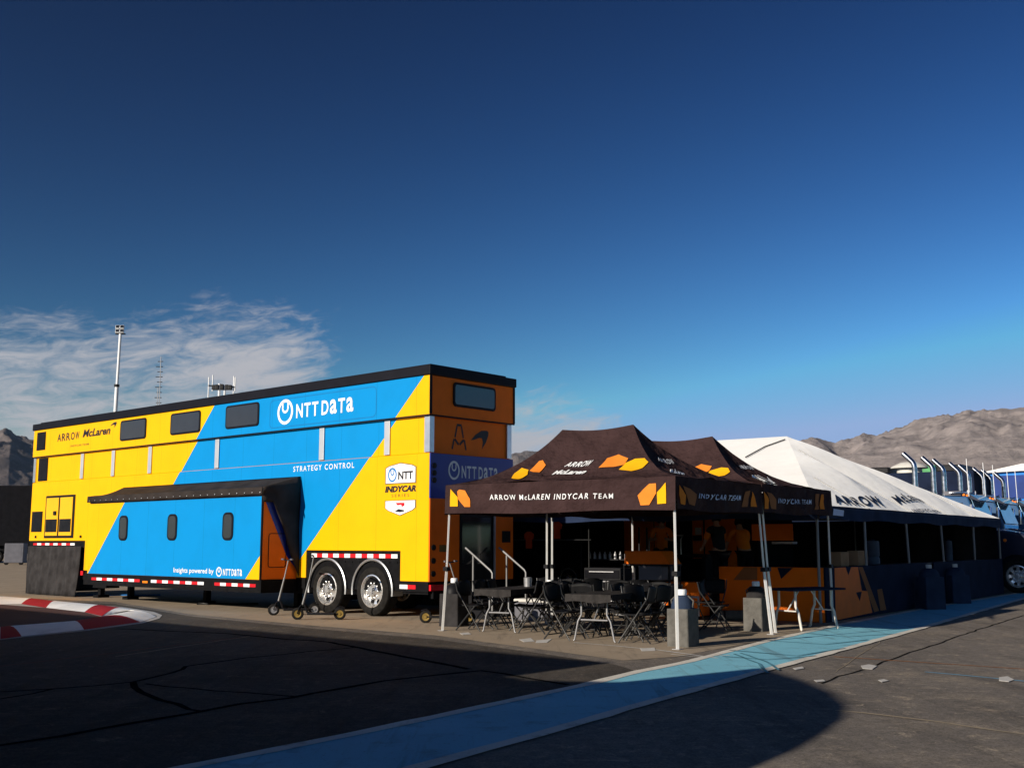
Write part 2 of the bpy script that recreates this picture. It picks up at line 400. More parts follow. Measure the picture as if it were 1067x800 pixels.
# dusty concrete apron the trailer and the tents stand on
apx = [G(-200, 596), G(-200, 618), G(0, 622), G(120, 627), G(200, 640), G(330, 652), G(455, 662), G(560, 676), G(650, 688), G(706, 684), G(880, 651)]
apb = [Vector((15.3, 33.6, 0)), Vector((40, 70, 0)), Vector((-60, 130, 0))]
mb = MB(); mb.flat([(p.x, p.y) for p in apx + apb], lambda x, y: (x, y, .004))
apm = worn('dusty_concrete', (.36, .29, .215), (.12, .10, .08), .7, .5)
tag(mb.build('apron', apm), kind='structure')
# blue lane with its two white edge lines
up_ = [(200, 799), (366, 766), (607, 714.5), (667, 699.8), (720, 689), (800, 668), (872, 651.6), (970, 633), (1067, 617), (1090, 613.6)]
lo_ = [(436, 800), (560, 766), (667, 735), (787, 701.5), (870, 679), (955, 656), (1010, 640), (1067, 623.5), (1090, 618)]
U = gl(up_); Lw = gl(lo_)
d0 = (U[1] - U[0]).normalized(); U.insert(0, U[0] - d0 * 9); d1 = (Lw[1] - Lw[0]).normalized(); Lw.insert(0, Lw[0] - d1 * 9)
mb = MB(); poly = [(p.x, p.y) for p in U] + [(p.x, p.y) for p in reversed(Lw)]
mb.flat(poly, lambda x, y: (x, y, .008))
tag(mb.build('painted_path', worn('blue_lane_paint', (.23, .55, .68), (.13, .20, .23), .75, .75)), kind='structure')
wl = worn('white_line_paint', (.72, .68, .60), (.2, .17, .14), .8, .4)
ribbon(U, .15, .012, 'path_edge_line', wl, .02); ribbon(Lw, .15, .012, 'path_edge_line', wl, .02)
tar = mat('tar_seal', (.012, .012, .012), .95, spec=.0, var=.3, ns=5)
for pp, wd in (([(-60, 786), (0, 777), (70, 766), (140, 753), (197, 743), (253, 734), (300, 727), (401, 709), (502, 698.5), (594, 713)], .085),
               ([(-40, 723), (0, 721), (56, 718), (135, 711), (180, 701), (197, 694), (257, 685.5), (371, 674)], .06),
               ([(135, 711), (146, 721), (169, 729), (197, 739), (208, 741)], .075), ([(150, 712.5), (225, 719.5), (310, 726)], .05),
               ([(120, 655), (239, 660), (300, 666), (344, 669), (400, 680), (489, 697)], .10), ([(0, 728), (56, 718)], .05),
               ([(854, 712), (930, 687), (1000, 662), (1067, 641)], .03), ([(330, 790), (420, 770), (560, 745)], .02)):
    ribbon(gl(pp), wd, .0045, 'tar_seam', tar, .07)
pale = worn('pale_crack_filler', (.34, .28, .2), (.1, .09, .08), .6, 0)
ribbon(gl([(870, 740), (900, 743), (978, 752), (1067, 765), (1100, 770)]), .045, .005, 'pale_crack', pale, .08)
ribbon(gl([(800, 690), (845, 697), (869, 700), (960, 640)]), .012, .0046, 'pale_crack', pale, .05)
ribbon(gl([(120, 684), (200, 672), (260, 663)]), .03, .005, 'pale_crack', pale, .05)
ribbon(gl([(0, 694), (120, 680), (250, 664)]), .03, .0052, 'faded_red_line', mat('faded_red_line', (.2, .07, .05), .8), .04)
ribbon(gl([(869, 684), (960, 690), (1067, 697)]), .05, .005, 'faded_orange_line', worn('faded_orange_line', (.36, .15, .06), (.1, .09, .08), .7, 0), .03)
bl = worn('faded_blue_line', (.16, .36, .52), (.1, .1, .1), .6, 0)
ribbon(gl([(965, 700), (1067, 709.5), (1100, 713)]), .05, .005, 'faded_blue_line', bl, .02)
ribbon(gl([(598, 669.6), (640, 673), (686, 677.5), (748, 686)]), .05, .009, 'faded_white_line', worn('faded_white_line', (.6, .58, .55), (.1, .09, .08), .6, 0), .02)
ribbon(gl([(700, 682), (725, 684.5), (760, 683)]), .04, .0095, 'faded_white_line', wl, .02)
tm = mat('tyre_mark', (.09, .24, .31), .9, var=.3, spec=.05)
for pp in ([(753, 684.5), (800, 688), (850, 684)], [(765, 682), (790, 692), (800, 702)], [(772, 681), (798, 690), (812, 699)], [(800, 668), (860, 672), (905, 667)],
           [(840, 660), (880, 664), (930, 661)], [(760, 678), (830, 684), (880, 676)]):
    ribbon(gl(pp), .04, .0165, 'tyre_mark', tm, .02)
# white taped sheets and scraps stuck on the asphalt
def scrap(px, name='paper_scrap', label='', m=None, thick=.004):
    mb = MB(); P = gl(px); c = sum(P, Vector()) / len(P)
    mb.prism([(p.x - c.x, p.y - c.y) for p in P], lambda x, y: (x, y, .006), lambda x, y: (x, y, .006 + thick))
    tag(mb.build(name, m or M['paper'], loc=(c.x, c.y, 0)), label, 'scrap')
scrap([(897, 694), (905, 692.5), (914, 694), (909, 697.5), (899, 697)], label='largest white taped sheet on the sunlit asphalt beside the blue lane')
scrap([(1041, 706), (1050, 705), (1057, 708.5), (1051, 710.6), (1041, 709.5)], label='white taped sheet lying on the faded blue line at the right edge')
scrap([(915, 709), (921, 708), (926, 709.5), (919, 711)], label='small white scrap on the asphalt below the largest taped sheet')
scrap([(848, 709), (858, 708.4), (860, 710), (851, 711)], label='small pale scrap at the edge of the rounded shadow on the asphalt')
scrap([(541, 666.5), (553, 665), (557, 668.4), (546, 669)], label='white tape piece on the ground in front of the first folding table')
scrap([(559, 667.5), (575, 665.8), (570, 669.6), (558, 670)], label='long white tape piece between the two folding tables on the ground')
scrap([(479, 660), (488, 659), (491, 661), (482, 661.6)], label='white tape scrap beside the dark water barrel by the trailer end')
scrap([(667, 676), (682, 675), (683, 678), (669, 678.6)], label='white tape scrap on the ground left of the grey water barrel')
scrap([(826, 696.4), (836, 694.8), (838, 696.6), (829, 698.2)], label='white tape scrap on the white edge line of the blue lane')
# red and white kerb around the island
kw = worn('kerb_white', (.82, .80, .78), (.35, .32, .3), .4, .2); kr = worn('kerb_red', (.36, .022, .03), (.14, .02, .02), .4, .2)
near = [((-60, 671), (-60, 660)), ((0, 666.3), (0, 654)), ((22.5, 663.5), (5.6, 653.4)), ((87.7, 656.5), (73.6, 648.3)), ((146, 648.5), (105, 642.7))]
far_ = [((-30, 622), (-30, 630)), ((4, 622), (0, 630)), ((37, 624.5), (22, 629.5)), ((60, 627), (48, 633.5)), ((108, 631.2), (88, 638)), ((131, 634), (106, 642.3))]
kb = MB()
def kerbseg(p, q, mi):
    a0, b0, a1, b1 = G(*p[0]), G(*p[1]), G(*q[0]), G(*q[1]); n = 6; kb.mi = mi
    def f(s, t):
        x = (a0.lerp(a1, s)).lerp(b0.lerp(b1, s), t); x.z = .014 + .075 * math.sin(math.pi * min(t, .999)); return x
    kb.grid(f, n, 6)
for i, mi in enumerate((0, 1, 0, 1)): kerbseg(near[i], near[i + 1], mi)
for i, mi in enumerate((0, 0, 1, 0, 1)): kerbseg(far_[i], far_[i + 1], mi)
kerbseg(((146, 648.5), (106, 642.5)), ((163, 643), (131, 638)), 0); kerbseg(((163, 643), (131, 638)), ((131, 634), (107, 642)), 0)
tag(kb.build('kerb', [kw, kr], smooth=50), kind='structure')
mb = MB(); ed = [(-60, 672), (0, 667), (22, 664.4), (88, 657.6), (148, 649.6), (166, 644.5), (169, 641), (160, 637.5), (131, 633), (60, 626.2), (4, 621), (-60, 620)]
P = gl(ed); mb.flat([(p.x, p.y) for p in P], lambda x, y: (x, y, .009)); tag(mb.build('kerb_base', worn('kerb_concrete', (.42, .40, .38), (.2, .18, .17), .5, .2)), kind='structure')
isl = [(-80, 661), (0, 653.6), (73.6, 648), (105, 642.7), (88, 638), (48, 633.5), (0, 630), (-80, 630)]
P = gl(isl); mb = MB(); mb.flat([(p.x, p.y) for p in P], lambda x, y: (x, y, .0135)); tag(mb.build('kerb_island', worn('island_asphalt', (.10, .055, .05), (.05, .04, .04), .5, .3)), kind='structure')

# ------------------------------------------------------------------ mountains
def mountain(name, az0, az1, prof, r0, r1, seed, c1, c2):
    mb = MB(); na, nr = 460, 120; off = Vector((seed * 13.1, seed * 7.7, 0))
    def hp(a):
        for (a0, h0), (a1, h1) in zip(prof, prof[1:]):
            if a0 <= a <= a1:
                t = (a - a0) / (a1 - a0); t = t * t * (3 - 2 * t) if 0 else t; return h0 + (h1 - h0) * t
        return prof[0][1] if a < prof[0][0] else prof[-1][1]
    def f(s, t):
        a = az0 + (az1 - az0) * s; r = r0 + (r1 - r0) * t; x, y = r * math.sin(a), r * math.cos(a)
        e = max(0, math.sin(math.pi * min(1, t * .60 + .02)))**1.2 if t < .8 else max(0, math.sin(math.pi * .5) * (1 - (t - .8) / .4))
        q = Vector((x / 420, y / 420, 0)) + off
        rd = noise.ridged_multi_fractal(q, .95, 2.1, 7, 1.0, 2.0)          # spurs and gullies
        h = hp(a) * (r0 + (r1 - r0) * .8)
        gy = noise.ridged_multi_fractal(Vector((a * 2600 / 150 + .5 * noise.noise(q * 3), r / 620, seed)), 1.0, 2.1, 6, 1.0, 2.0)
        ht = h * (e * (.74 + .07 * rd * e + .075 * gy * e)) + noise.fractal(q * 6, 1, 2, 5) * 8 * e
        return (x, y, ht - 1.5)
    mb.grid(f, na, nr)
    m = bpy.data.materials.new(name + '_rock'); m.use_nodes = True
    nt = m.node_tree; N = nt.nodes; L = nt.links; b = N['Principled BSDF']; b.inputs['Roughness'].default_value = .95; b.inputs['Specular IOR Level'].default_value = .1
    tc = N.new('ShaderNodeTexCoord'); n = N.new('ShaderNodeTexNoise'); n.inputs['Scale'].default_value = .016; n.inputs['Detail'].default_value = 12; n.inputs['Roughness'].default_value = .72
    L.new(tc.outputs['Object'], n.inputs['Vector']); r = N.new('ShaderNodeMapRange'); r.inputs[1].default_value = .36; r.inputs[2].default_value = .62; L.new(n.outputs['Fac'], r.inputs[0])
    mx = N.new('ShaderNodeMix'); mx.data_type = 'RGBA'; mx.inputs[6].default_value = (*c1, 1); mx.inputs[7].default_value = (*c2, 1); L.new(r.outputs[0], mx.inputs[0]); L.new(mx.outputs[2], b.inputs['Base Color'])
    bp = N.new('ShaderNodeBump'); bp.inputs['Strength'].default_value = .6; bp.inputs['Distance'].default_value = 22; L.new(n.outputs['Fac'], bp.inputs['Height']); L.new(bp.outputs[0], b.inputs['Normal'])
    o = mb.build(name, m, smooth=70, recalc=False); return tag(o, kind='structure')
def azel(u, v): r = ray(u, v); return math.atan2(r.x, r.y), r.z / math.hypot(r.x, r.y)
def prof(pp): return [azel(u, v) for u, v in pp]
mountain('mountain_range', R(6), R(42), prof([(640, 520), (740, 492), (800, 470), (830, 453), (845, 451), (868, 455), (890, 448), (905, 444), (930, 441), (955, 434), (985, 430), (1010, 425), (1040, 424), (1075, 421), (1150, 424), (1300, 440)]), 1900, 3600, 3, (.21, .185, .178), (.37, .32, .305))
mountain('mountain_range', R(-42), R(-19), prof([(-300, 430), (-100, 438), (0, 444), (12, 445), (22, 452), (40, 459), (70, 474), (110, 492), (200, 530)]), 2200, 4200, 8, (.10, .09, .09), (.20, .165, .155))
mountain('far_hill', R(-6), R(9), prof([(430, 510), (500, 480), (530, 466), (545, 463.5), (560, 463.5), (575, 468), (600, 482), (700, 520)]), 3200, 5200, 5, (.12, .11, .11), (.2, .17, .16))

# ------------------------------------------------------------------ hospitality trailer
T = Frame(-1.70, 22.66, -.724)
trailer = thing('hospitality_trailer', 'yellow and blue two storey race team trailer with slide-out room and black roof edge', 'trailer', T.O, T.th)
LT, WT_ = 17.65, 2.57
def livery(name, lines, base='yellow', stripe='blue'):
    """blue band between slanted lines in object x,z; lines = [(xa,za,xb,zb), ...] left and right edges"""
    m = bpy.data.materials.new(name); m.use_nodes = True
    nt = m.node_tree; N = nt.nodes; L = nt.links; b = N['Principled BSDF']
    b.inputs['Roughness'].default_value = .5; b.inputs['Specular IOR Level'].default_value = .12; b.inputs['Coat Weight'].default_value = .03; b.inputs['Coat Roughness'].default_value = .12
    tc = N.new('ShaderNodeTexCoord'); sp = N.new('ShaderNodeSeparateXYZ'); L.new(tc.outputs['Object'], sp.inputs[0])
    def mt(op, a, bb=None):
        n = N.new('ShaderNodeMath'); n.operation = op
        for i, x in enumerate((a, bb)):
            if x is None: continue
            if isinstance(x, (int, float)): n.inputs[i].default_value = x
            else: L.new(x, n.inputs[i])
        return n.outputs[0]
    fac = None
    for i, (xa, za, xb, zb) in enumerate(lines):
        k = (xb - xa) / (zb - za); e = mt('SUBTRACT', sp.outputs[0], mt('ADD', mt('MULTIPLY', mt('SUBTRACT', sp.outputs[2], za), k), xa))
        s = mt('GREATER_THAN', e, 0.0) if i % 2 == 0 else mt('LESS_THAN', e, 0.0)
        fac = s if fac is None else mt('MULTIPLY', fac, s)
    nz = N.new('ShaderNodeTexNoise'); nz.inputs['Scale'].default_value = 1.3; nz.inputs['Detail'].default_value = 5; L.new(tc.outputs['Object'], nz.inputs['Vector'])
    mx = N.new('ShaderNodeMix'); mx.data_type = 'RGBA'; L.new(fac, mx.inputs[0])
    mx.inputs[6].default_value = (.90, .45, .0, 1); mx.inputs[7].default_value = (.0, .245, .60, 1)
    # panel joints and road grime
    jn = mt('LESS_THAN', mt('FRACT', mt('MULTIPLY', mt('ADD', sp.outputs[0], .37), 1 / 1.245)), .007)
    dk = N.new('ShaderNodeMix'); dk.data_type = 'RGBA'; dk.blend_type = 'MULTIPLY'; L.new(mt('MULTIPLY', jn, .6), dk.inputs[0]); L.new(mx.outputs[2], dk.inputs[6]); dk.inputs[7].default_value = (.35, .33, .3, 1)
    gr = N.new('ShaderNodeMix'); gr.data_type = 'RGBA'; gr.blend_type = 'MULTIPLY'; rr = N.new('ShaderNodeMapRange'); rr.inputs[1].default_value = .45; rr.inputs[2].default_value = .8; rr.inputs[4].default_value = .22
    L.new(nz.outputs['Fac'], rr.inputs[0]); L.new(rr.outputs[0], gr.inputs[0]); L.new(dk.outputs[2], gr.inputs[6]); gr.inputs[7].default_value = (.6, .55, .5, 1)
    L.new(gr.outputs[2], b.inputs['Base Color'])
    n2 = N.new('ShaderNodeTexNoise'); n2.inputs['Scale'].default_value = .9; n2.inputs['Detail'].default_value = 3; L.new(tc.outputs['Object'], n2.inputs['Vector'])
    bp = N.new('ShaderNodeBump'); bp.inputs['Strength'].default_value = .25; bp.inputs['Distance'].default_value = .03; L.new(n2.outputs['Fac'], bp.inputs['Height']); L.new(bp.outputs[0], b.inputs['Normal'])
    return m
D1 = (*T.side(224.4, 423.4), *T.side(181, 503.4)); D2 = (*T.side(443, 392), *T.side(319, 573))
LIV = livery('trailer_livery', [D1, D2])
E1 = (*T.side(130, 523, -1), *T.side(91, 598, -1)); E2 = (*T.side(270, 580, -1), *T.side(255, 604, -1))
LIV2 = livery('slide_out_livery', [E1, E2])
def xz(y): return lambda x, z: (x, y, z)
# lower body: outline with gooseneck and wheel cut-out
prof_ = [(-LT, 1.6), (-14.15, 1.6), (-14.15, .76), (-3.97, .76), (-3.97, 1.375), (-.84, 1.375), (-.84, .76), (0, .76), (0, 3.38), (-LT, 3.38)]
def body(name, prof, y0, y1, mside, mrest, rear=None, bevel=.012, parent=None):
    mb = MB(); mb.prism(prof, xz(y0), xz(y1)); o = mb.build(name, [mside, mrest, rear or mrest], parent or trailer)
    for p in o.data.polygons:
        p.material_index = 0 if abs(p.normal.y) > .9 else (2 if p.normal.x > .9 and p.center.x > -.5 else 1)
    if bevel:
        b = o.modifiers.new('bevel', 'BEVEL'); b.width = bevel; b.segments = 2; b.limit_method = 'ANGLE'
    return o
low = body('body', prof_, 0, WT_, LIV, M['yellow'], M['black'])
mid = body('upper_wall', [(-LT + .05, 3.385), (-.04, 3.385), (-.04, 4.16), (-LT + .05, 4.16)], .035, WT_ - .04, LIV, M['yellow'], M['papaya'])
topb = body('upper_storey', [(-LT - .02, 4.175), (.03, 4.175), (.03, 5.0), (-LT - .02, 5.0)], -.04, WT_ + .04, LIV, M['yellow'], M['papaya'])
mb = MB(); mb.box(-LT - .06, .07, -.08, WT_ + .08, 5.003, 5.2); mb.build('roof', M['blacktrim'], trailer, bevel=.015)
mb = MB(); mb.box(-LT + .1, -.1, .1, WT_ - .1, 5.2, 5.26); mb.box(-LT - .03, .04, -.05, -.041, 4.15, 4.178); mb.box(.031, .04, -.04, WT_ + .04, 4.15, 4.178); mb.build('seam_trim', M['blacktrim'], trailer)
mb = MB(); mb.box(.031, .045, -.05, 0.02, 4.19, 5.0); mb.build('corner_trim', M['blacktrim'], trailer)
mb = MB(); mb.box(.031, .045, WT_ + .0, WT_ + .05, 4.18, 5.0); mb.build('corner_trim', M['blacktrim'], trailer)
for u, v in ((87, 450), (119, 450), (157, 450), (226, 463), (335, 455), (403, 455)):
    x = T.side(u, v)[0]; mb = MB(); mb.box(x - .085, x + .085, .0, .036, 3.40, 4.13); mb.build('lift_bracket', M['bracket'], trailer, bevel=.008)
mb = MB(); mb.box(-.16, -.0, .0, .033, 3.40, 4.155); mb.box(-.039, -.0, .033, .13, 3.40, 4.155); mb.build('lift_bracket', M['alu'], trailer)
mb = MB(); mb.box(-.039, -.0, WT_ - .16, WT_ - .02, 3.40, 4.155); mb.build('lift_bracket', M['alu'], trailer)
mb = MB(); mb.box(-LT + .0, -LT + .15, .0, .033, 3.40, 4.155); mb.build('lift_bracket', M['alu'], trailer)
def rrect(x0, x1, z0, z1, r, n=5):
    P = []
    for cx, cz, a0 in ((x1 - r, z1 - r, 0), (x0 + r, z1 - r, 90), (x0 + r, z0 + r, 180), (x1 - r, z0 + r, 270)):
        for i in range(n + 1): a = R(a0 + 90 * i / n); P.append((cx + r * math.cos(a), cz + r * math.sin(a)))
    return P
def window_side(x0, x1, z0, z1, y, r=.09, parent=trailer, fr=.045):
    mb = MB(); mb.prism(rrect(x0, x1, z0, z1, r), xz(y), xz(y - .025)); o = mb.build('window', M['blacktrim'], parent, bevel=.006)
    mb = MB(); mb.flat(rrect(x0 + fr, x1 - fr, z0 + fr, z1 - fr, max(.02, r - fr * .6)), xz(y - .028)); mb.build('pane', M['glass'], o); return o
for x0, z1, x1, z0 in ((-12.38, 4.93, -11.02, 4.36), (-9.79, 4.93, -8.39, 4.36), (-7.26, 4.93, -5.87, 4.35)): window_side(x0, x1, z0, z1, -.04)
def yz(x): return lambda y, z: (x, y, z)
mb = MB(); mb.prism(rrect(.64, 1.97, 4.40, 4.92, .09), yz(.03), yz(.055)); o = mb.build('window', M['blacktrim'], trailer, bevel=.006)
mb = MB(); mb.flat(rrect(.69, 1.92, 4.45, 4.87, .06), yz(.058)); mb.build('pane', M['glass'], o)
# faint raised panel round the big logo
mb = MB(); o_ = rrect(-5.45, -1.62, 4.24, 4.92, .12); i_ = rrect(-5.43, -1.64, 4.26, 4.90, .11)
for k in range(len(o_)):
    k2 = (k + 1) % len(o_); mb.add([(o_[k][0], -.043, o_[k][1]), (o_[k2][0], -.043, o_[k2][1]), (i_[k2][0], -.043, i_[k2][1]), (i_[k][0], -.043, i_[k][1])], [(0, 1, 2, 3)])
mb.build('panel_seam', M['panelline'], trailer)
def vent(x0, x1, z0, z1, y, parent=trailer):
    mb = MB(); mb.box(x0, x1, y - .012, y, z0, z1); n = int((z1 - z0) / .06)
    for i in range(n):
        z = z0 + (i + .5) * (z1 - z0) / n; mb.box(x0 + .03, x1 - .03, y - .03, y - .012, z - .012, z + .012)
    mb.build('vent', M['black'], parent)
vent(-17.42, -16.86, 4.37, 4.93, -.04); vent(-17.36, -16.76, 3.42, 4.12, .035); vent(-17.53, -16.85, 1.87, 2.49, 0)
# generator hatch with two doors
mb = MB(); mb.box(-16.66, -14.85, -.02, 0, 1.68, 2.95); hatch = mb.build('hatch', M['black'], trailer, bevel=.01)
for x0, x1 in ((-16.57, -15.80), (-15.71, -14.94)):
    mb = MB(); mb.box(x0, x1, -.04, -.02, 1.75, 2.88); d = mb.build('hatch_door', M['yellow'], hatch, bevel=.01)
    mb = MB(); mb.box(x0 + .04, x1 - .04, -.05, -.041, 1.86, 2.24); mb.build('louvre', M['black'], hatch)
mb = MB(); mb.box(-16.05, -15.9, -.07, -.041, 2.36, 2.48); mb.build('handle', M['black'], hatch)
for x in (-17.2, -14.4): mb = MB(); mb.lathe([(.04, 0), (.04, -.03), (.001, -.04)], (x, 0, 1.72), 'y', 10); mb.build('marker_light', M['black'], trailer)
# joint between lower body and middle: little step line at right
mb = MB(); mb.box(-LT, -.0, -.008, -.001, 3.07, 3.085); mb.build('seam_trim', M['yellow'], trailer) if False else None
# underframe
mb = MB(); mb.box(-14.15, -4.05, .05, WT_ - .05, .40, .755); mb.box(-.80, -.05, .05, WT_ - .05, .50, .755); mb.box(-14.1, -4.0, .02, .06, .52, .757)
mb.box(-.83, 0, -.0, .05, .55, .757); mb.box(-.02, .05, .1, WT_ - .1, .42, .70); mb.build('underframe', M['under'], trailer)
mb = MB(); mb.box(-3.965, -.845, .03, .06, .55, 1.372); mb.box(-3.965, -.845, WT_ - .06, WT_ - .03, .3, 1.372)
for i in range(13): mb.box(-3.85 + i * .24, -3.82 + i * .24, .015, .03, 1.12, 1.15)
mb.build('wheel_panel', M['under'], trailer)
mb = MB(); mb.box(-LT, -14.16, .03, WT_ - .03, 1.40, 1.597); mb.box(-14.22, -14.15, .03, WT_ - .03, .5, 1.4); mb.build('gooseneck_frame', M['under'], trailer)
mb = MB()
def curt(s, t):
    x = -LT + .02 + s * 3.30; z = 1.42 * (1 - t) + .02
    y = -.02 + .02 * math.sin(s * 37) * (.3 + t) - .10 * t * t + .012 * math.sin(s * 90); 
    if s < .06: x += .28 * (t ** 3) * (1 - s / .06)
    return (x, y, z)
mb.grid(curt, 70, 10); mb.build('skirt_curtain', M['curtain'], trailer, smooth=60, solid=.006)
mb = MB()
mb.grid(lambda s, t: (-LT + .02 - .01 * math.sin(s * 30), -.02 + s * (WT_), 1.42 * (1 - t) + .02), 30, 4); mb.build('skirt_curtain', M['curtain'], trailer, smooth=60, solid=.006)
def legs(x):
    mb = MB(); mb.box(x - .07, x + .07, .22, .36, .08, .42); mb.box(x - .14, x + .14, .12, .46, .0, .08); mb.build('landing_leg', M['under'], trailer)
for x in (-13.6, -12.0, -8.3, -4.6): legs(x)
mb = MB(); mb.box(-13.75, -13.0, .1, .5, .28, .40); mb.build('battery_box', M['under'], trailer)
def reflector(x0, x1, z, y, n, first=1, h=.065, parent=trailer):
    mb = MB()
    for i in range(n):
        mb.mi = (i + first) % 2; mb.box(x0 + (x1 - x0) * i / n, x0 + (x1 - x0) * (i + 1) / n, y - .006, y, z - h / 2, z + h / 2)
    mb.build('reflector_strip', [M['white'], M['red']], parent)
reflector(-17.4, -14.80, 1.50, .028, 10, 1); reflector(-3.80, -.95, 1.265, .028, 15, 0, .085); reflector(-.84, -.36, .645, -.002, 2, 0, .085)
mb = MB(); mb.box(-14.3, -14.16, -.01, .02, .62, .74); mb.build('marker_light', M['red'], trailer)
# wheels
def wheel(cx, cz, r, rr, y0, wid, parent, face=-1, m_rim='polished', mt='rubber'):
    mb = MB(); h = face * 1.0
    mb.lathe([(rr, .0), (rr + .03, -.012 * 1), (r - .09, -.02), (r - .03, .005), (r - .004, .05), (r, .10), (r, wid - .06), (r - .03, wid), (rr, wid)], (cx, y0, cz), 'y', 44, True)
    for k in range(0): pass
    o = mb.build('wheel', M[mt], parent, smooth=35)
    mb = MB(); mb.lathe([(rr + .012, -.014), (rr - .012, -.02), (rr - .035, .02), (rr - .06, .10), (rr * .62, .115), (rr * .50, .06), (rr * .42, .03), (rr * .30, -.0), (rr * .28, -.055), (.001, -.06)], (cx, y0, cz), 'y', 40, cap0=False)
    for k in range(10):
        a = 2 * math.pi * k / 10; px, pz = cx + rr * .5 * math.cos(a), cz + rr * .5 * math.sin(a); mb.lathe([(.022, .06), (.022, -.0), (.001, -.01)], (px, y0, pz), 'y', 6)
    mb.mi = 1
    for k in range(8):
        a = 2 * math.pi * (k + .5) / 8; px, pz = cx + rr * .74 * math.cos(a), cz + rr * .74 * math.sin(a); mb.lathe([(.048, .112), (.048, .092), (.001, .0915)], (px, y0, pz), 'y', 10)
    mb.build('rim', [M[m_rim], M['under']], o, smooth=40); return o
for cx in (-3.2, -1.7):
    wheel(cx, .53, .53, .335, .0, .30, trailer); wheel(cx, .53, .53, .335, WT_ - .32, .30, trailer)
    mb = MB(); arc = [(cx + .64 * math.cos(R(a)), .53 + .66 * math.sin(R(a))) for a in range(-8, 189, 7)]
    mb.tube([(x, -.005, z) for x, z in arc], .028, 6)
    n = len(arc); vsx = [(x, y, z) for x, z in arc for y in (-.0, .30)]; mb.add(vsx, [(2 * i, 2 * i + 1, 2 * i + 3, 2 * i + 2) for i in range(n - 1)])
    mb.build('mudguard', M['alu'], trailer, smooth=50)
# rear wall pieces standing proud of the dark door recess
def rearbox(y0, y1, z0, z1, m, name, x0=.002, x1=.03, bevel=.006):
    mb = MB(); mb.box(x0, x1, y0, y1, z0, z1); return mb.build(name, M[m], trailer, bevel=bevel)
rearbox(0.0, WT_, 2.45, 3.38, 'navy', 'rear_band'); rearbox(0.0, .56, .76, 2.449, 'papaya_red', 'rear_post'); rearbox(.56, .88, .76, 2.15, 'papaya', 'rear_post', .002, .02)
rearbox(1.98, WT_, .76, 2.449, 'papaya', 'rear_post'); rearbox(.561, 1.979, 2.151, 2.448, 'black', 'rear_lintel', .002, .025)
d = rearbox(.90, 1.90, .78, 2.14, 'black', 'rear_door', .002, .02)
mb = MB(); mb.box(.021, .024, .96, 1.84, 1.1, 2.08); mb.build('pane', M['glass'], d)
mb = MB(); mb.box(.021, .05, 1.93, 1.975, .78, 2.14); mb.build('door_post', M['steel'], trailer)
mb = MB(); mb.box(.031, .04, 2.2, 2.47, 1.55, 1.8); mb.build('control_box', M['black'], trailer)
for y in (.11, WT_ - .11):
    for z in (3.12, 2.97, 2.82, 1.45, 1.18, .92):
        if y > 1 and z < 2: continue
        mb = MB(); mb.lathe([(.06, .0), (.06, .018), (.001, .022)], (.031, y, z), 'x', 14); mb.build('tail_light', M['black'], trailer, smooth=50)
mb = MB(); mb.box(.032, .035, .28, .50, 1.36, 1.50); plate = mb.build('licence_plate', M['bronze'], trailer)
mb = MB(); mb.box(-.02, .06, .02, .55, .58, .70); mb.build('rear_marker', M['red'], trailer)
mb = MB(); mb.box(.03, .18, .62, .95, 2.22, 2.38); mb.tube([(.10, .6, 2.30), (.10, WT_ - .1, 2.30)], .05, 8); mb.build('awning_roll', M['greybox'], trailer)
# slide-out room
SX0, SX1 = -12.03, -4.30
mb = MB(); mb.box(SX0, SX1, -1.0, -.003, .73, 2.62); slide = mb.build('slide_out', [LIV2, M['yellow'], M['papaya'], M['navy']], trailer, bevel=.012)
for p in slide.data.polygons: p.material_index = 0 if abs(p.normal.y) > .9 else (2 if p.normal.x > .9 else 1)
for x0, x1 in ((-10.46, -10.04), (-8.15, -7.73), (-5.80, -5.38)):
    mb = MB(); mb.prism(rrect(x0, x1, 1.60, 2.24, .14, 6), xz(-1.0), xz(-1.02)); o = mb.build('window', M['blacktrim'], slide, bevel=.005)
    mb = MB(); mb.flat(rrect(x0 + .05, x1 - .05, 1.65, 2.19, .10, 6), xz(-1.023)); mb.build('pane', M['glass'], o)
mb = MB(); mb.flat([(-.99, 2.6), (-.02, 2.6), (-.02, .95), (-.30, 1.25)], yz(SX1 + .004)); mb.build('end_graphic', M['navy'], slide)
mb = MB(); o_ = rrect(-.80, -.32, 1.0, 1.75, .06)
mb.tube([(SX1 + .008, y, z) for y, z in o_ + o_[:1]], .008, 5); mb.build('end_door', M['black'], slide)
mb = MB(); mb.box(SX1 - .02, SX1 + .012, -1.012, -.97, .73, 2.62); mb.box(SX0, SX1, -1.015, -1.0, 2.58, 2.66); mb.build('edge_trim', M['black'], slide)
mb = MB(); mb.box(SX0 - .2, SX1 + .02, -.985, -.02, .44, .728); mb.build('slide_rail', M['under'], trailer)
reflector(-11.79, -9.36, .60, -.986, 9, 1, .07); reflector(-8.83, -6.51, .60, -.986, 9, 0, .07); reflector(-6.07, -4.47, .60, -.986, 7, 1, .07)
mb = MB(); mb.box(-9.22, -8.98, -.995, -.985, .55, .60); mb.build('marker_light', M['amber'], trailer)
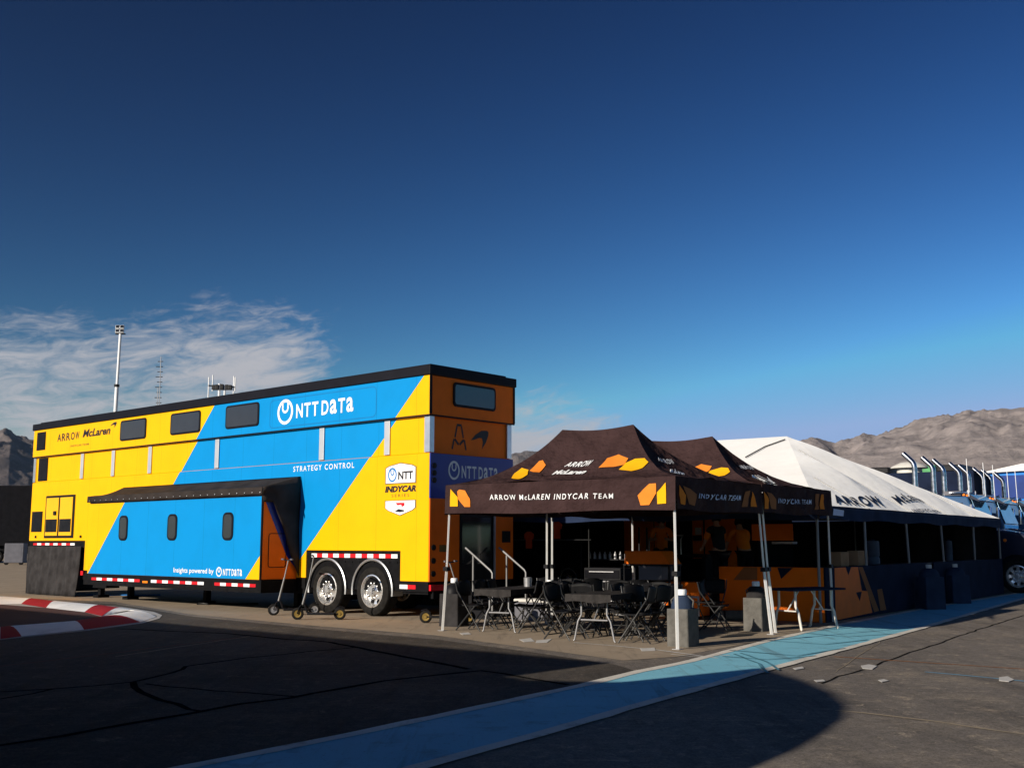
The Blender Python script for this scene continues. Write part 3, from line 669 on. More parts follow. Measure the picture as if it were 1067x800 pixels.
# awning over the slide-out, from the wall down to its front edge
mb = MB(); AX0, AX1 = -12.12, -4.24
def awn(s, t):
    x = AX0 + (AX1 - AX0) * s; k = .02 * math.sin(s * 60) + .015 * math.sin(s * 23 + 1)
    if t < .75: q = t / .75; return (x, -.01 - 1.04 * q, 3.06 - .28 * q - .07 * math.sin(math.pi * q) + k * .4 * q)
    q = (t - .75) / .25; return (x, -1.055 - .01 * q + .2 * k * q, 2.78 - .17 * q + .006 * math.sin(s * 55) * q)
mb.grid(awn, 90, 12); mb.build('awning', M['awning'], slide, smooth=40, solid=.008)
mb = MB()
for i in range(27): mb.lathe([(.012, 0), (.012, -.012), (.001, -.015)], (AX0 + .15 + i * .295, -1.07, 2.66), 'y', 6)
mb.build('awning_stud', M['alu'], slide)
mb = MB(); mb.grid(lambda s, t: (AX1 + .01 + .02 * math.sin(t * 9), -1.05 + 1.03 * s + .02 * math.sin(s * 14) * t, (2.78 + .28 * s) * (1 - t) + t * (2.45 if s < .3 else 2.45 - (s - .3) * 2.4)), 10, 8)
mb.build('awning_flap', M['awning'], slide, smooth=40, solid=.006)  # side flap, lengthened at the wall to darken the slide-out's end
# lettering and logos on the trailer
def px_quad(u0, v0, u1, v1, u2, v2, y):      # bottom-left, bottom-right, top-left
    return quad2d(T.side(u0, v0, y), T.side(u1, v1, y), T.side(u2, v2, y))
def decal(parent, name, m, fnlist, y):
    mb = MB()
    for data, q in fnlist: put(mb, data, lambda a, b: (q(a, b)[0], y, q(a, b)[1]))
    return mb.build(name, m, parent)
y1 = -.044
def rect_side(x0, x1, z0, z1, y): return lambda a, b: (x0 + (x1 - x0) * a, y, z0 + (z1 - z0) * b)
mb = MB(); dynamic_loop(mb, rect_side(-5.14, -4.54, 4.30, 4.90, -.047)); put(mb, NTTDATA(), rect_side(-4.42, -2.38, 4.42, 4.75, -.047)); mb.build('logo', M['white'], trailer)
mb = MB(); put(mb, glyphs('STRATEGY CONTROL', .008, 0, 1.3), rect_side(-4.52, -2.36, 3.175, 3.30, -.006)); mb.build('lettering', M['white'], trailer)
mb = MB(); put(mb, word([(c, .75) for c in 'ARROW'], .12, .02), rect_side(-16.1, -14.75, 4.57, 4.80, -.044)); mb.build('lettering', M['inkdark'], trailer)
mb = MB(); put(mb, glyphs('McLaren', .03, .25), rect_side(-14.55, -12.95, 4.60, 4.83, -.044)); f_ = rect_side(-12.98, -12.62, 4.76, 4.93, -.044); mb.flat(SWOOSH, f_); mb.build('logo', M['inkdark'], trailer)
mb = MB(); put(mb, glyphs('INDYCAR TEAM', .01), rect_side(-15.25, -14.15, 4.36, 4.42, -.044)); mb.build('lettering', M['bronze'], trailer)
# series badge
bx0, bx1, bz0, bz1 = -1.34, -.38, 2.10, 3.22; bf = lambda y: (lambda a, b: (bx0 + (bx1 - bx0) * a, y, bz0 + (bz1 - bz0) * b))
badge_o = [(.0, .90), (.12, .94), (.5, 1.0), (.88, .94), (1, .90), (1, .14), (.9, .09), (.5, 0), (.1, .09), (0, .14)]
mb = MB(); top = [(0, .60), (1, .60), (1, .91), (.88, .95), (.5, 1), (.12, .95), (0, .91)]; bot = [(0, .295), (1, .295), (1, .15), (.9, .10), (.5, 0), (.1, .10), (0, .15)]
mb.flat(top, bf(-.004)); mb.flat(bot, bf(-.004)); badge = mb.build('badge', M['bronze'], trailer)
sh = lambda P: [(.5 + (a - .5) * .945, (.80 if P is top else .17) + (b - (.80 if P is top else .17)) * .91) for a, b in P]
for P_ in (top, bot): mb = MB(); mb.flat(sh(P_), bf(-.008)); mb.build('badge_panel', M['white'], badge)
mb = MB(); dynamic_loop(mb, lambda a, b: bf(-.012)(.10 + .28 * a, .64 + .27 * b)); mb.build('badge_loop', M['badgeblue'], badge)
mb = MB(); put(mb, glyphs('NTT', .03), lambda a, b: bf(-.012)(.43 + .47 * a, .68 + .15 * b)); mb.build('lettering', M['inkdark'], badge); mb = MB(); put(mb, glyphs('INDYCAR', .05, .2), lambda a, b: bf(-.005)(.0 + 1.0 * a, .445 + .12 * b))
mb.build('lettering', M['inkdark'], badge)
mb = MB(); put(mb, glyphs('S E R I E S', .0), lambda a, b: bf(-.005)(.22 + .56 * a, .355 + .055 * b)); mb.build('lettering', M['bronze'], badge)
mb = MB(); mb.flat([(.36, .245), (.64, .245), (.64, .19), (.56, .17), (.54, .21), (.42, .20)], bf(-.012)); mb.build('badge_mark', M['red'], badge)
mb = MB(); mb.flat([(.34, .085), (.42, .12), (.46, .13), (.64, .105), (.64, .085), (.5, .07)], bf(-.012)); mb.build('badge_mark', M['inkdark'], badge)
# slide-out text
mb = MB(); put(mb, glyphs('Insights powered by', .012), rect_side(-7.80, -6.10, .80, .95, -1.006)); mb.build('lettering', M['white'], slide); mb = MB(); put(mb, NTTDATA(), rect_side(-5.72, -4.98, .80, .95, -1.006)); dynamic_loop(mb, rect_side(-6.0, -5.77, .77, .99, -1.006)); mb.build('logo', M['white'], slide)
# rear logos
def rect_rear(y0, y1, z0, z1, x): return lambda a, b: (x, y0 + (y1 - y0) * a, z0 + (z1 - z0) * b)
mb = MB(); dynamic_loop(mb, rect_rear(.52, .86, 2.85, 3.25, .034)); put(mb, NTTDATA(), rect_rear(.92, 2.06, 2.90, 3.16, .034)); mb.build('logo', M['white'], trailer)
mb = MB(); f_ = rect_rear(.70, 1.12, 3.50, 4.04, -.036)
def strip(pts, wd, fn):
    for (xa, ya), (xb, yb) in zip(pts, pts[1:]):
        dx, dy = xb - xa, yb - ya; l = math.hypot(dx, dy); nx, ny = -dy / l * wd / 2, dx / l * wd / 2
        mb.add([fn(xa + nx, ya + ny), fn(xb + nx, yb + ny), fn(xb - nx, yb - ny), fn(xa - nx, ya - ny)], [(0, 1, 2, 3)])
strip([(.20, .48), (.34, .93)], .1, f_); strip([(.32, .97), (.68, .97)], .09, f_); strip([(.66, .93), (.80, .48)], .1, f_)
strip([(0, 0), (.13, .40)], .1, f_); strip([(.17, .41), (.46, .20)], .1, f_); strip([(.54, .20), (.83, .41)], .1, f_); strip([(.87, .40), (1, 0)], .1, f_)
mb.flat(SWOOSH, rect_rear(1.27, 1.83, 3.55, 3.97, -.036)); mb.build('logo', M['inkdark'], trailer)

# boarding steps at the trailer's rear door
st = thing('boarding_steps', 'black steps with two bare metal handrails leading up to the trailer rear door', 'steps', T.w(.06, 1.40, 0), T.th)
for k in range(3):
    mb = MB(); z = .60 - .2 * k; mb.box(.02 + .3 * k, .31 + .3 * k, -.5, .5, z - .05, z); mb.build('tread', M['black'], st, bevel=.008)
mb = MB(); mb.box(.0, .92, -.55, -.51, .0, .18); mb.box(.0, .92, .51, .55, .0, .18); mb.box(.0, .35, -.55, -.51, .18, .55); mb.box(.0, .35, .51, .55, .18, .55); mb.build('stringer', M['black'], st)
for s in (-.52, .52):
    mb = MB(); mb.tube([(.14, s, 1.44), (.86, s, .98), (.90, s, .93), (.90, s, .18)], .022, 7); mb.tube([(.36, s, 1.28), (.36, s, .55)], .02, 7); mb.build('handrail', M['railgrey'], st, smooth=50)

# ------------------------------------------------------------------ pop-up canopies
def canopy(label, fr, Lx, Dy, ze, zb, zr, rh, xc_off=0.0, feet={}):
    t = thing('pop_up_canopy', label, 'canopy tent', fr.O, fr.th, 'dark pop-up canopies')
    xc = -Lx / 2 + xc_off; ov = .06
    X0, X1, Y0, Y1 = -Lx - ov, ov, -ov, Dy + ov
    def lift(b): return .26 * b + .74 * b ** 2.5
    def face(e0, e1, r0, r1):
        def f(a, b):
            ex, ey = e0[0] + (e1[0] - e0[0]) * a, e0[1] + (e1[1] - e0[1]) * a
            rx, ry = r0[0] + (r1[0] - r0[0]) * a, r0[1] + (r1[1] - r0[1]) * a
            s = math.sin(math.pi * a) * math.sin(math.pi * min(1, max(0, b)))
            e_ = math.sin(math.pi * min(1, max(0, a))); wr = e_ * max(0, 1 - b) * (.016 * math.sin(21 * a + 9 * b) + .05 * noise.noise(Vector((a * 9 + b * 5, b * 4 - a * 3, fr.O.x)))) + .018 * noise.noise(Vector((a * 3, b * 6, fr.O.y))) * b * (1 - b) * 4
            z = ze + (zr - ze) * lift(max(0, b)) - .07 * s + wr - (.05 * math.sin(math.pi * a) if b > .999 and r0 != r1 else 0) * 1.0
            if r0 != r1: z -= .045 * math.sin(math.pi * min(1, max(0, a))) * max(0, b) ** 3 * (0 if b > .999 else 1)
            return Vector((ex + (rx - ex) * b, ey + (ry - ey) * b, z))
        return f
    A, B, C_, D_ = (X0, Y0), (X1, Y0), (X1, Y1), (X0, Y1); rl, rr_ = (xc - rh, Dy / 2), (xc + rh, Dy / 2)
    faces = {'front': face(A, B, rl, rr_), 'right': face(B, C_, rr_, rr_), 'back': face(C_, D_, rr_, rl), 'left': face(D_, A, rl, rl)}
    mb = MB()
    for f in faces.values(): mb.grid(f, 40, 24)
    bm_o = mb.build('roof', M['tent'], t, smooth=35, recalc=True)
    def val(e0, e1, nx, ny):
        def f(a, b):
            ex, ey = e0[0] + (e1[0] - e0[0]) * a, e0[1] + (e1[1] - e0[1]) * a
            k = math.sin(math.pi * a) ** .5 * (.022 * math.sin(13 * a + 2 * b) + .05 * noise.noise(Vector((a * 11 - b * 3, b * 2.5 + a * 4, fr.O.x + nx)))) * (.25 + b) + .02 * b if 0 < a < 1 else .02 * b
            return Vector((ex + nx * k, ey + ny * k, ze + (zb - ze) * b + .014 * math.sin(a * 9 + 1) * b))
        return f
    vals = {'front': val(A, B, 0, -1), 'right': val(B, C_, 1, 0), 'back': val(C_, D_, 0, 1), 'left': val(D_, A, -1, 0)}
    mb = MB()
    for f in vals.values(): mb.grid(f, 50, 8)
    mb.build('valance', M['tent'], t, smooth=50)
    # frame
    for (x, y) in ((-Lx, 0), (0, 0), (0, Dy), (-Lx, Dy)):
        mb = MB(); fp = fr.loc(G(*feet[(x == 0, y == 0)])) if (x == 0, y == 0) in feet else Vector((x - .04, y + .03, 0))
        sx, sy = fp.x - x, fp.y - y; kx, ky = x + sx * .45, y + sy * .45
        mb.tube([(fp.x, fp.y, .01), (kx, ky, 1.1)], .028, 4); mb.tube([(kx, ky, 1.1), (x, y, ze - .03)], .021, 4)
        lg = mb.build('leg', M['tentframe'], t)
        mb = MB(); mb.M = Matrix.Translation((kx, ky, 0)); mb.box(-.045, .045, -.045, .045, 1.06, 1.13); mb.build('bracket', M['black'], lg)
        mb = MB(); mb.M = Matrix.Translation((x + sx, y + sy, 0)); mb.box(-.06, .06, -.06, .06, .0, .012); mb.build('foot', M['steel'], lg)
    mb = MB()
    def truss(a, b, n):
        a = Vector(a); b = Vector(b)
        for i in range(n):
            p, q = a.lerp(b, i / n), a.lerp(b, (i + 1) / n)
            mb.tube([p + Vector((0, 0, -.08)), q + Vector((0, 0, -.42))], .012, 4); mb.tube([p + Vector((0, 0, -.42)), q + Vector((0, 0, -.08))], .012, 4)
    truss((-Lx, .03, ze), (0, .03, ze), 4); truss((0.0, 0, ze), (0, Dy, ze), 2); truss((-Lx, Dy, ze), (0, Dy, ze), 4); truss((-Lx, 0, ze), (-Lx, Dy, ze), 2)
    for px_ in (rl, rr_): mb.tube([(px_[0], px_[1], ze - .3), (px_[0], px_[1], zr - .05)], .018, 6)
    mb.build('scissor_frame', M['wire'], t)
    def wfn(f): return lambda a, b: fr.w(*f(a, b))
    def surf(f, a, b, off=.014):
        e = .004; p = f(a, b); n = (f(a + e, b) - f(a - e, b)).cross(f(a, b + e) - f(a, b - e))
        n.normalize(); out = p - Vector((xc, Dy / 2, ze - 1.5))
        if n.dot(out) < 0: n = -n
        return p + n * off
    return t, faces, vals, wfn, surf
def patch(parent, f, surf, wfn, px, m, name='printed_patch', start=(.5, .5), off=.016):
    ab = [inv(wfn(f), u, v, *start) for u, v in px]
    n = len(ab); ca = sum(a for a, b in ab) / n; cb = sum(b for a, b in ab) / n
    mb = MB(); K = 5; vs = [surf(f, ca, cb, off)]; rows = []
    ed = []
    for i in range(n):
        a0, b0 = ab[i]; a1, b1 = ab[(i + 1) % n]
        for k in range(4): ed.append((a0 + (a1 - a0) * k / 4, b0 + (b1 - b0) * k / 4))
    m_ = len(ed)
    for k in range(1, K + 1): vs += [surf(f, ca + (a - ca) * k / K, cb + (b - cb) * k / K, off) for a, b in ed]
    fs = [(0, 1 + i, 1 + (i + 1) % m_) for i in range(m_)]
    for k in range(K - 1):
        o = 1 + k * m_; fs += [(o + i, o + m_ + i, o + m_ + (i + 1) % m_, o + (i + 1) % m_) for i in range(m_)]
    mb.add(vs, fs); return mb.build(name, M[m], parent, smooth=60)
def print_text(parent, f, surf, wfn, data, bl, br, tl, tr, m='white', start=(.5, .5), off=.018, name='lettering'):
    c = [inv(wfn(f), u, v, *start) for u, v in (bl, br, tl, tr)]; q = quad2d(*c)
    mb = MB(); put(mb, data, lambda a, b: surf(f, *q(a, b), off)); return mb.build(name, M[m], parent)
F1 = Frame(2.42, 16.50, -.65)
c1, fa1, va1, wf, sf = canopy('nearest dark pop-up canopy with orange patches and white lettering on its long front', F1, 4.38, 2.88, 2.53, 2.03, 3.53, .73, -.09, {(False, True): (461, 657), (True, True): (706, 676.5), (True, False): (804, 661)})
for m, px, st_ in (('tyellow', [(533, 499), (536, 494), (544, 488), (551, 490), (550, 495), (540, 500)], (.2, .4)), ('torange', [(552, 491), (562, 481), (566, 480), (569, 485), (562, 493), (556, 492.5)], (.2, .5)),
                   ('torange', [(624, 488), (633, 478), (645, 474), (655, 478), (650, 485), (640, 487)], (.7, .5)), ('tyellow', [(645, 490), (652, 483), (662, 478.5), (672, 478), (676, 482), (670, 488), (658, 491.5)], (.8, .4))):
    patch(c1, fa1['front'], sf, wf, px, m, start=st_)
print_text(c1, fa1['front'], sf, wf, word([(c, .95) for c in 'ARROW'], .1, .02, .35), (588, 487), (615, 486), (592, 482), (619, 480), start=(.5, .4))
print_text(c1, fa1['front'], sf, wf, glyphs('McLaren', .04, .3), (575, 495.5), (608, 494.5), (578, 491.5), (614, 489.5), start=(.5, .3))
V = va1['front']
print_text(c1, V, sf, wf, glyphs('ARROW McLAREN INDYCAR TEAM', .012, 0, 1.35), (511, 520.5), (639.5, 519), (511, 515), (639.5, 513.5), start=(.5, .5))
for m, px, st_ in (('tyellow', [(469.5, 527.5), (470, 509.5), (477.5, 518), (477.5, 527.5)], (.03, .5)), ('torange', [(477, 512), (479, 510), (485, 511), (490, 519), (490.5, 528), (484.5, 528), (478, 520)], (.1, .5)),
                   ('torange', [(665, 516), (677, 504), (684, 503.5), (684, 514), (677, 526), (668, 526.5)], (.88, .5)), ('tyellow', [(685, 513), (694, 502.5), (694.5, 524.5), (685.5, 525)], (.96, .5))):
    patch(c1, V, sf, wf, px, m, start=st_)
f = fa1['right']
print_text(c1, f, sf, wf, word([(c, .95) for c in 'ARROW'], .1, .02), (686, 481), (703, 484), (683.5, 476), (699, 479), start=(.4, .5))
print_text(c1, f, sf, wf, glyphs('McLaren', .04), (698, 493), (713, 495.5), (697.5, 490), (711, 491), start=(.5, .4))
V = va1['right']
print_text(c1, V, sf, wf, glyphs('INDYCAR TEAM', .012, 0, 1.2), (727, 519), (771, 521), (728, 514), (771, 516), m='ltblue', start=(.5, .5))
for m, px in (('torange', [(707, 505), (711, 511), (714, 516), (713, 526), (708.5, 525), (707, 516)]), ('tbrown', [(711, 506), (718, 509), (725, 515), (723, 527), (717, 525), (714, 514)]),
              ('tbrown', [(776, 512), (781, 511), (778, 528), (772, 528)]), ('torange', [(783, 512), (786, 519), (788, 528), (781.5, 528)])):
    patch(c1, V, sf, wf, px, m, start=(.5, .5))
F2 = Frame(4.27, 19.00, -.65)
c2, fa2, va2, wf, sf = canopy('second dark pop-up canopy standing between the nearest canopy and the white tent', F2, 4.38, 3.02, 2.54, 2.05, 3.58, .73, -.19, {(True, True): (808, 659), (True, False): (868, 648)})
for m, px, st_ in (('torange', [(720, 489), (731, 484), (742, 486), (739, 491), (731, 494)], (.8, .4)), ('tyellow', [(735, 496.5), (740, 491), (752, 487.5), (759, 488), (761, 492), (755, 496), (742, 498)], (.85, .35))):
    patch(c2, fa2['front'], sf, wf, px, m, start=st_)
f = fa2['right']
print_text(c2, f, sf, wf, word([(c, .95) for c in 'ARROW'], .1, .02), (772, 488.5), (786, 490), (768, 485), (782, 485.5), start=(.5, .4))
print_text(c2, f, sf, wf, glyphs('McLaren', .04), (783, 498), (800, 498.5), (783, 495.3), (798, 496), start=(.6, .3))
V = va2['right']
print_text(c2, V, sf, wf, glyphs('INDYCAR TEAM', .012, 0, 1.2), (810, 524), (844.5, 525), (810.5, 519), (844.5, 520.5), m='ltblue', start=(.5, .5))
for m, px in (('torange', [(795, 512), (799, 517), (800.5, 521), (800, 530), (796, 530), (796, 520)]), ('tbrown', [(798, 512.5), (803, 514), (808, 520), (808, 530.5), (803, 530), (801, 520)]),
              ('tbrown', [(849, 514.5), (853, 514.5), (853, 530.5), (848, 530.5)]), ('torange', [(855, 515), (857.5, 515), (858.5, 530.5), (854, 530.5)])):
    patch(c2, V, sf, wf, px, m, start=(.5, .5))

# ------------------------------------------------------------------ white tent
FWT = Frame(5.95, 21.6, -.6286)
WX, WY, WZE, WZB, WZR, WAP = 13.5, 15.4, 2.27, 2.0, 4.42, 3.67
wt = thing('white_tent', 'large white hip-roofed tent with navy valance behind the dark canopies', 'tent', FWT.O, FWT.th)
def wface(e0, e1, r0, r1, panels):
    def f(a, b):
        ex, ey = e0[0] + (e1[0] - e0[0]) * a, e0[1] + (e1[1] - e0[1]) * a
        rx, ry = r0[0] + (r1[0] - r0[0]) * a, r0[1] + (r1[1] - r0[1]) * a
        if r0 == r1:
            y_ = ey + (ry - ey) * b; s = abs(math.sin(math.pi * (ey + (ry - ey) * b) / 3.08)); am = .19 * math.sin(math.pi * min(1, b + .02)) if b < 1 else 0
            k = am * (s ** .8) * min(1, 4 * a, 4 * (1 - a))
        else: k = -.10 * math.sin(math.pi * b) * math.sin(math.pi * a)
        return Vector((ex + (rx - ex) * b, ey + (ry - ey) * b, WZE + (WZR - WZE) * b + k))
    return f
A, B, C_, D_ = (-WX, 0), (0, 0), (0, WY), (-WX, WY); rl, rr_ = (-WX + WAP, WY / 2), (-WAP, WY / 2)
wf_ = [wface(A, B, rl, rr_, 0), wface(B, C_, rr_, rr_, 1), wface(C_, D_, rr_, rl, 0), wface(D_, A, rl, rl, 1)]
mb = MB()
for f in wf_: mb.grid(f, 90, 30)
mb.build('roof', M['tentwhite'], wt, smooth=50)
def wval(e0, e1, nx, ny):
    def f(a, b):
        k = .03 * math.sin(40 * a + 2 * b) * b + .02 * math.sin(17 * a)
        return Vector((e0[0] + (e1[0] - e0[0]) * a + nx * (.02 + k), e0[1] + (e1[1] - e0[1]) * a + ny * (.02 + k), WZE + .005 + (WZB - WZE) * b + .02 * math.sin(31 * a) * b))
    return f
mb = MB()
for e0, e1, nx, ny in ((A, B, 0, -1), (B, C_, 1, 0), (C_, D_, 0, 1), (D_, A, -1, 0)): mb.grid(wval(e0, e1, nx, ny), 110, 5)
mb.build('valance', M['navyfab'], wt, smooth=50)
for (x, y) in ((-.05, 2.9), (-.05, 6.1), (-.05, 9.1), (-.05, 12.2), (-.05, 15.3), (-.05, .1), (-4.5, 15.3), (-9, 15.3), (-13.4, 15.3), (-13.4, 8)):
    mb = MB(); lean = .25 if y in (9.1, 6.1) else 0; mb.tube([(x, y, 0), (x - .0, y - lean, WZE)], .028, 6); mb.build('pole', M['railgrey'], wt)
mb = MB(); mb.grid(lambda a, b: (-WX + .1 + (WX - .2) * a, WY - .12 + .04 * math.sin(a * 60), .02 + 2.2 * b), 120, 3); mb.build('back_wall', M['black'], wt, smooth=60)
mb = MB(); mb.grid(lambda a, b: (-WX + .1 + .04 * math.sin(a * 60), .3 + (WY - .6) * a, .02 + 2.2 * b), 120, 3); mb.build('side_wall', M['black'], wt, smooth=60)
def rope(pp, nm='seam_rope'):
    mb = MB(); mb.tube(pp, .018, 5); mb.build(nm, M['wire'], wt)
f = wf_[0]; w0 = lambda a, b: FWT.w(*f(a, b))
ab = [inv(w0, 818, 459, .9, .9), inv(w0, 797, 466.5, .8, .7), inv(w0, 777, 477.5, .8, .6)]
rope([f(a, b) + Vector((0, 0, .03)) for a, b in ab])
hip = [wf_[1](0, t) + Vector((0, 0, .01)) for t in [i / 12 for i in range(13)]]; pass
for k_ in (1, 2, 3, 4):
    for sgn in (0,):
        pts = []
        for i in range(13):
            b = i / 12; yk = 3.08 * k_; a = (yk - WY / 2 * b) / (WY * (1 - b)) if b < .999 else -1
            if 0.0 < a < 1.0: pts.append(wf_[1](a, b) + Vector((.01, 0, .012)))
        if len(pts) > 2: mb = MB(); mb.tube(pts, .011, 5); mb.build('roof_seam', M['seam'], wt)
f = wf_[1]; w1 = lambda a, b: FWT.w(*f(a, b))
def s1(a, b): p = f(a, b); return p + Vector((.006, -.004, .014))
for txt, bl, br, tl, tr, m in (('ARROW', (872, 525), (926, 528.5), (864, 515.5), (912, 517.5), 'inkdark'), ('McLaren', (938, 526), (964, 523.5), (927, 518.5), (952, 517.5), 'inkdark'), ('INDYCAR', (953, 534), (982, 534.5), (948, 531), (975, 531.5), 'greybox')):
    c = [inv(w1, u, v, .5, .3) for u, v in (bl, br, tl, tr)]; q = quad2d(*c); mb = MB(); put(mb, glyphs(txt, .03, .2, 1.15), lambda a, b: s1(*q(a, b))); mb.build('lettering', M[m], wt)
c = [inv(w1, u, v, .6, .3) for u, v in ((962, 521), (974, 521), (959, 516), (970, 516))]; q = quad2d(*c); mb = MB(); mb.flat(SWOOSH, lambda a, b: s1(*q(a, b))); mb.build('logo', M['papaya_red'], wt)
mb = MB(); c_ = [(.021, .6), (.021, 1.6), (.021, 1.6), (.021, .6)]
mb.add([(.06, .7, 2.09), (.06, 1.3, 2.08), (.06, 1.35, 2.20), (.06, .75, 2.22)], [(0, 1, 2, 3)]); mb.build('valance_mark', M['ltblue'], wt)

# printed barrier round the white tent
bar = thing('printed_barrier', 'waist high navy barrier with orange chevron print along the white tent', 'barrier', FWT.O, FWT.th)
BH = 1.06
mb = MB(); mb.box(-.03, .0, .3, WY - 1.0 - 7.1, .01, BH); mb.build('panel', M['darknavy'], bar, bevel=.006)
mb = MB(); mb.box(-.03, .0, WY - 7.5, WY - .1, .01, BH); mb.build('panel', M['darknavy'], bar, bevel=.006)
mb = MB(); mb.box(-2.25, -.031, .27, .30, .01, BH); mb.build('panel', M['papaya'], bar, bevel=.006)
def barpatch(px, m, x=.004):
    P = [FWT.end(u, v, x) for u, v in px]; P = [(a, max(.02, min(BH - .01, b))) for a, b in P]; mb = MB(); mb.flat(P, yz(x)); mb.build('printed_patch', M[m], bar)
barpatch([(869.5, 590), (881, 590), (884, 599), (887, 590), (894, 590.5), (898, 615), (904, 615.5), (909, 638), (871, 646)], 'papaya')
barpatch([(894.5, 590.5), (899, 590.5), (916, 636), (911, 637.5)], 'tbrown'); barpatch([(914, 614), (919, 613), (923.5, 635), (917.5, 636)], 'tbrown')
barpatch([(892, 617), (898, 616), (896, 626)], 'darknavy', .008)
def barpatch2(px, m, y=.266):
    P = [FWT.side(u, v, y) for u, v in px]; P = [(a, max(.02, min(BH - .01, b))) for a, b in P]; mb = MB(); mb.flat(P, xz(y)); mb.build('printed_patch', M[m], bar)
barpatch2([(764, 604), (775, 590), (789, 590), (789, 604)], 'tbrown'); barpatch2([(810, 589), (826, 589), (814, 603)], 'darknavy')
for x, y in ((-.015, .3), (-.015, 4), (-.015, 7.2), (-.015, 8.0), (-.015, 11.5), (-.015, WY - .1)):
    mb = MB(); mb.tube([(x - .04, y, 0), (x - .04, y, BH)], .02, 6); mb.build('post', M['wire'], bar)
# cardboard boxes standing on a shelf right behind the barrier
for (u0, v0, u1, v1), lb in (((875, 575, 884, 589), 'plain cardboard box left of the other on the barrier top by the canopy leg'), ((893, 573.5, 903.5, 588), 'taller cardboard box above the brown print of the barrier')):
    y0, z1 = FWT.end(u0, v0, -.2); y1_, z0 = FWT.end(u1, v1, -.2); mb = MB(); hx = .12; hy = (y1_ - y0) / 2
    mb.box(-hx, hx, -hy, hy, 0, z1 - BH); p = FWT.w(-.3, (y0 + y1_) / 2, BH); tag(mb.build('cardboard_box', M['card'], loc=p, rz=FWT.th, bevel=.006), lb, 'box')
mb = MB(); mb.box(-.45, 0, 0, 13.4, -.03, 0); 
sh_ = thing('counter', 'dark counter shelf running behind the printed barrier', 'counter', FWT.w(-.04, .5, BH - .008), FWT.th)
mb.build('top', M['black'], sh_)
for y in (.2, 4.5, 8.8, 13.2):
    mb = MB(); mb.box(-.42, -.38, y - .02, y + .02, -BH + .01, -.03); mb.build('leg', M['black'], sh_)
# covered tyre stacks under the white tent
for i, (u, v, w_) in enumerate(((908, 563, 16), (923, 563, 7), (988, 563, 8), (999, 563, 7), (1007, 563, 7), (1018, 562, 9), (1025, 562, 6))):
    q = FWT.end(u, 565, -1.2)[0]; p = FWT.w(-1.2 - (i % 2) * .3, q, 0); ztop = p.z + CAMH + (565 - v) * (p.y) / FPX
    th_ = tag(bpy.data.objects.new('tyre_stack', None), ['wide covered tyre stack just right of the cardboard boxes', 'slim covered tyre stack by the first white tent pole', 'leftmost covered tyre stack behind the far part of the barrier', 'second covered tyre stack behind the far part of the barrier', 'third covered tyre stack behind the far part of the barrier', 'broad covered tyre stack near the far tent corner', 'last covered tyre stack at the far tent corner'][i], 'tyre stack', 'covered tyre stacks under the white tent'); col.objects.link(th_); th_.location = p
    r = w_ * p.y / FPX / 2 * .95
    mb = MB()
    pr = [(.001, 0)]
    for k in range(4):
        z = k * ztop / 4; pr += [(r * .9, z), (r, z + .04), (r, z + ztop / 4 - .05), (r * .9, z + ztop / 4 - .01)]
    mb.lathe(pr + [(.001, ztop - .005)], n=22); mb.build('tyre_cover', M['tyrecover'], th_, smooth=40)
    mb = MB(); mb.lathe([(r * .35, ztop), (r * .32, ztop + .03), (.001, ztop + .04)], n=12); mb.build('cover_knob', M['navyfab'], th_)

# raised floor, transporter and people under the white tent
fl = thing('raised_floor', 'dark raised floor with yellow front edge under the white tent', 'platform', FWT.w(-4.2, .32, 0), FWT.th)
mb = MB(); mb.box(-6.5, 2.0, .05, 5.6, .30, .40); mb.build('deck', M['black'], fl)
mb = MB(); mb.box(-1.6, 1.45, .0, .05, .38, .43); mb.build('nosing', M['yellowedge'], fl)
mb = MB(); mb.box(-6.5, 1.45, .06, .10, .0, .30); mb.build('skirt', M['black'], fl)
tr = thing('transporter', 'dark transporter with orange side panels parked under the white tent', 'trailer', FWT.w(-12.9, 6.3, 0), FWT.th)
mb = MB(); mb.box(0, 8.9, 0, 2.4, .5, 3.3); mb.build('body', M['greytrailer'], tr, bevel=.02)
FTR = Frame(*FWT.w(-12.9, 6.3, 0)[:2], FWT.th)
def trpanel(u0, v0, u1, v1, m, name, y=-.03, d=.028):
    x0, z1 = FTR.side(u0, v0, y); x1, z0 = FTR.side(u1, v1, y); mb = MB(); mb.box(x0, x1, y, y + d, z0, z1); return mb.build(name, M[m], tr, bevel=.004)
trpanel(650, 540, 681, 579, 'papaya', 'side_panel'); trpanel(681.6, 540, 694, 577, 'papaya', 'side_panel', -.025); trpanel(721, 538, 733, 582, 'papaya', 'side_panel', -.025); trpanel(734, 540, 768, 592, 'papaya', 'side_panel')
trpanel(783, 546, 826, 563, 'papaya', 'awning_panel', -.9, .05); trpanel(682, 548, 693, 560, 'offwhite', 'notice', -.034, .006); trpanel(724, 549.5, 731, 557, 'offwhite', 'notice', -.034, .006); trpanel(722, 557.5, 731, 563, 'black', 'control_box', -.06, .03)
trpanel(804, 564, 826, 566.5, 'steel', 'bench_edge', -.8, .3)
for cx in (3.0, 4.4):
    wheel(cx, .5, .5, .3, -.02, .3, tr)
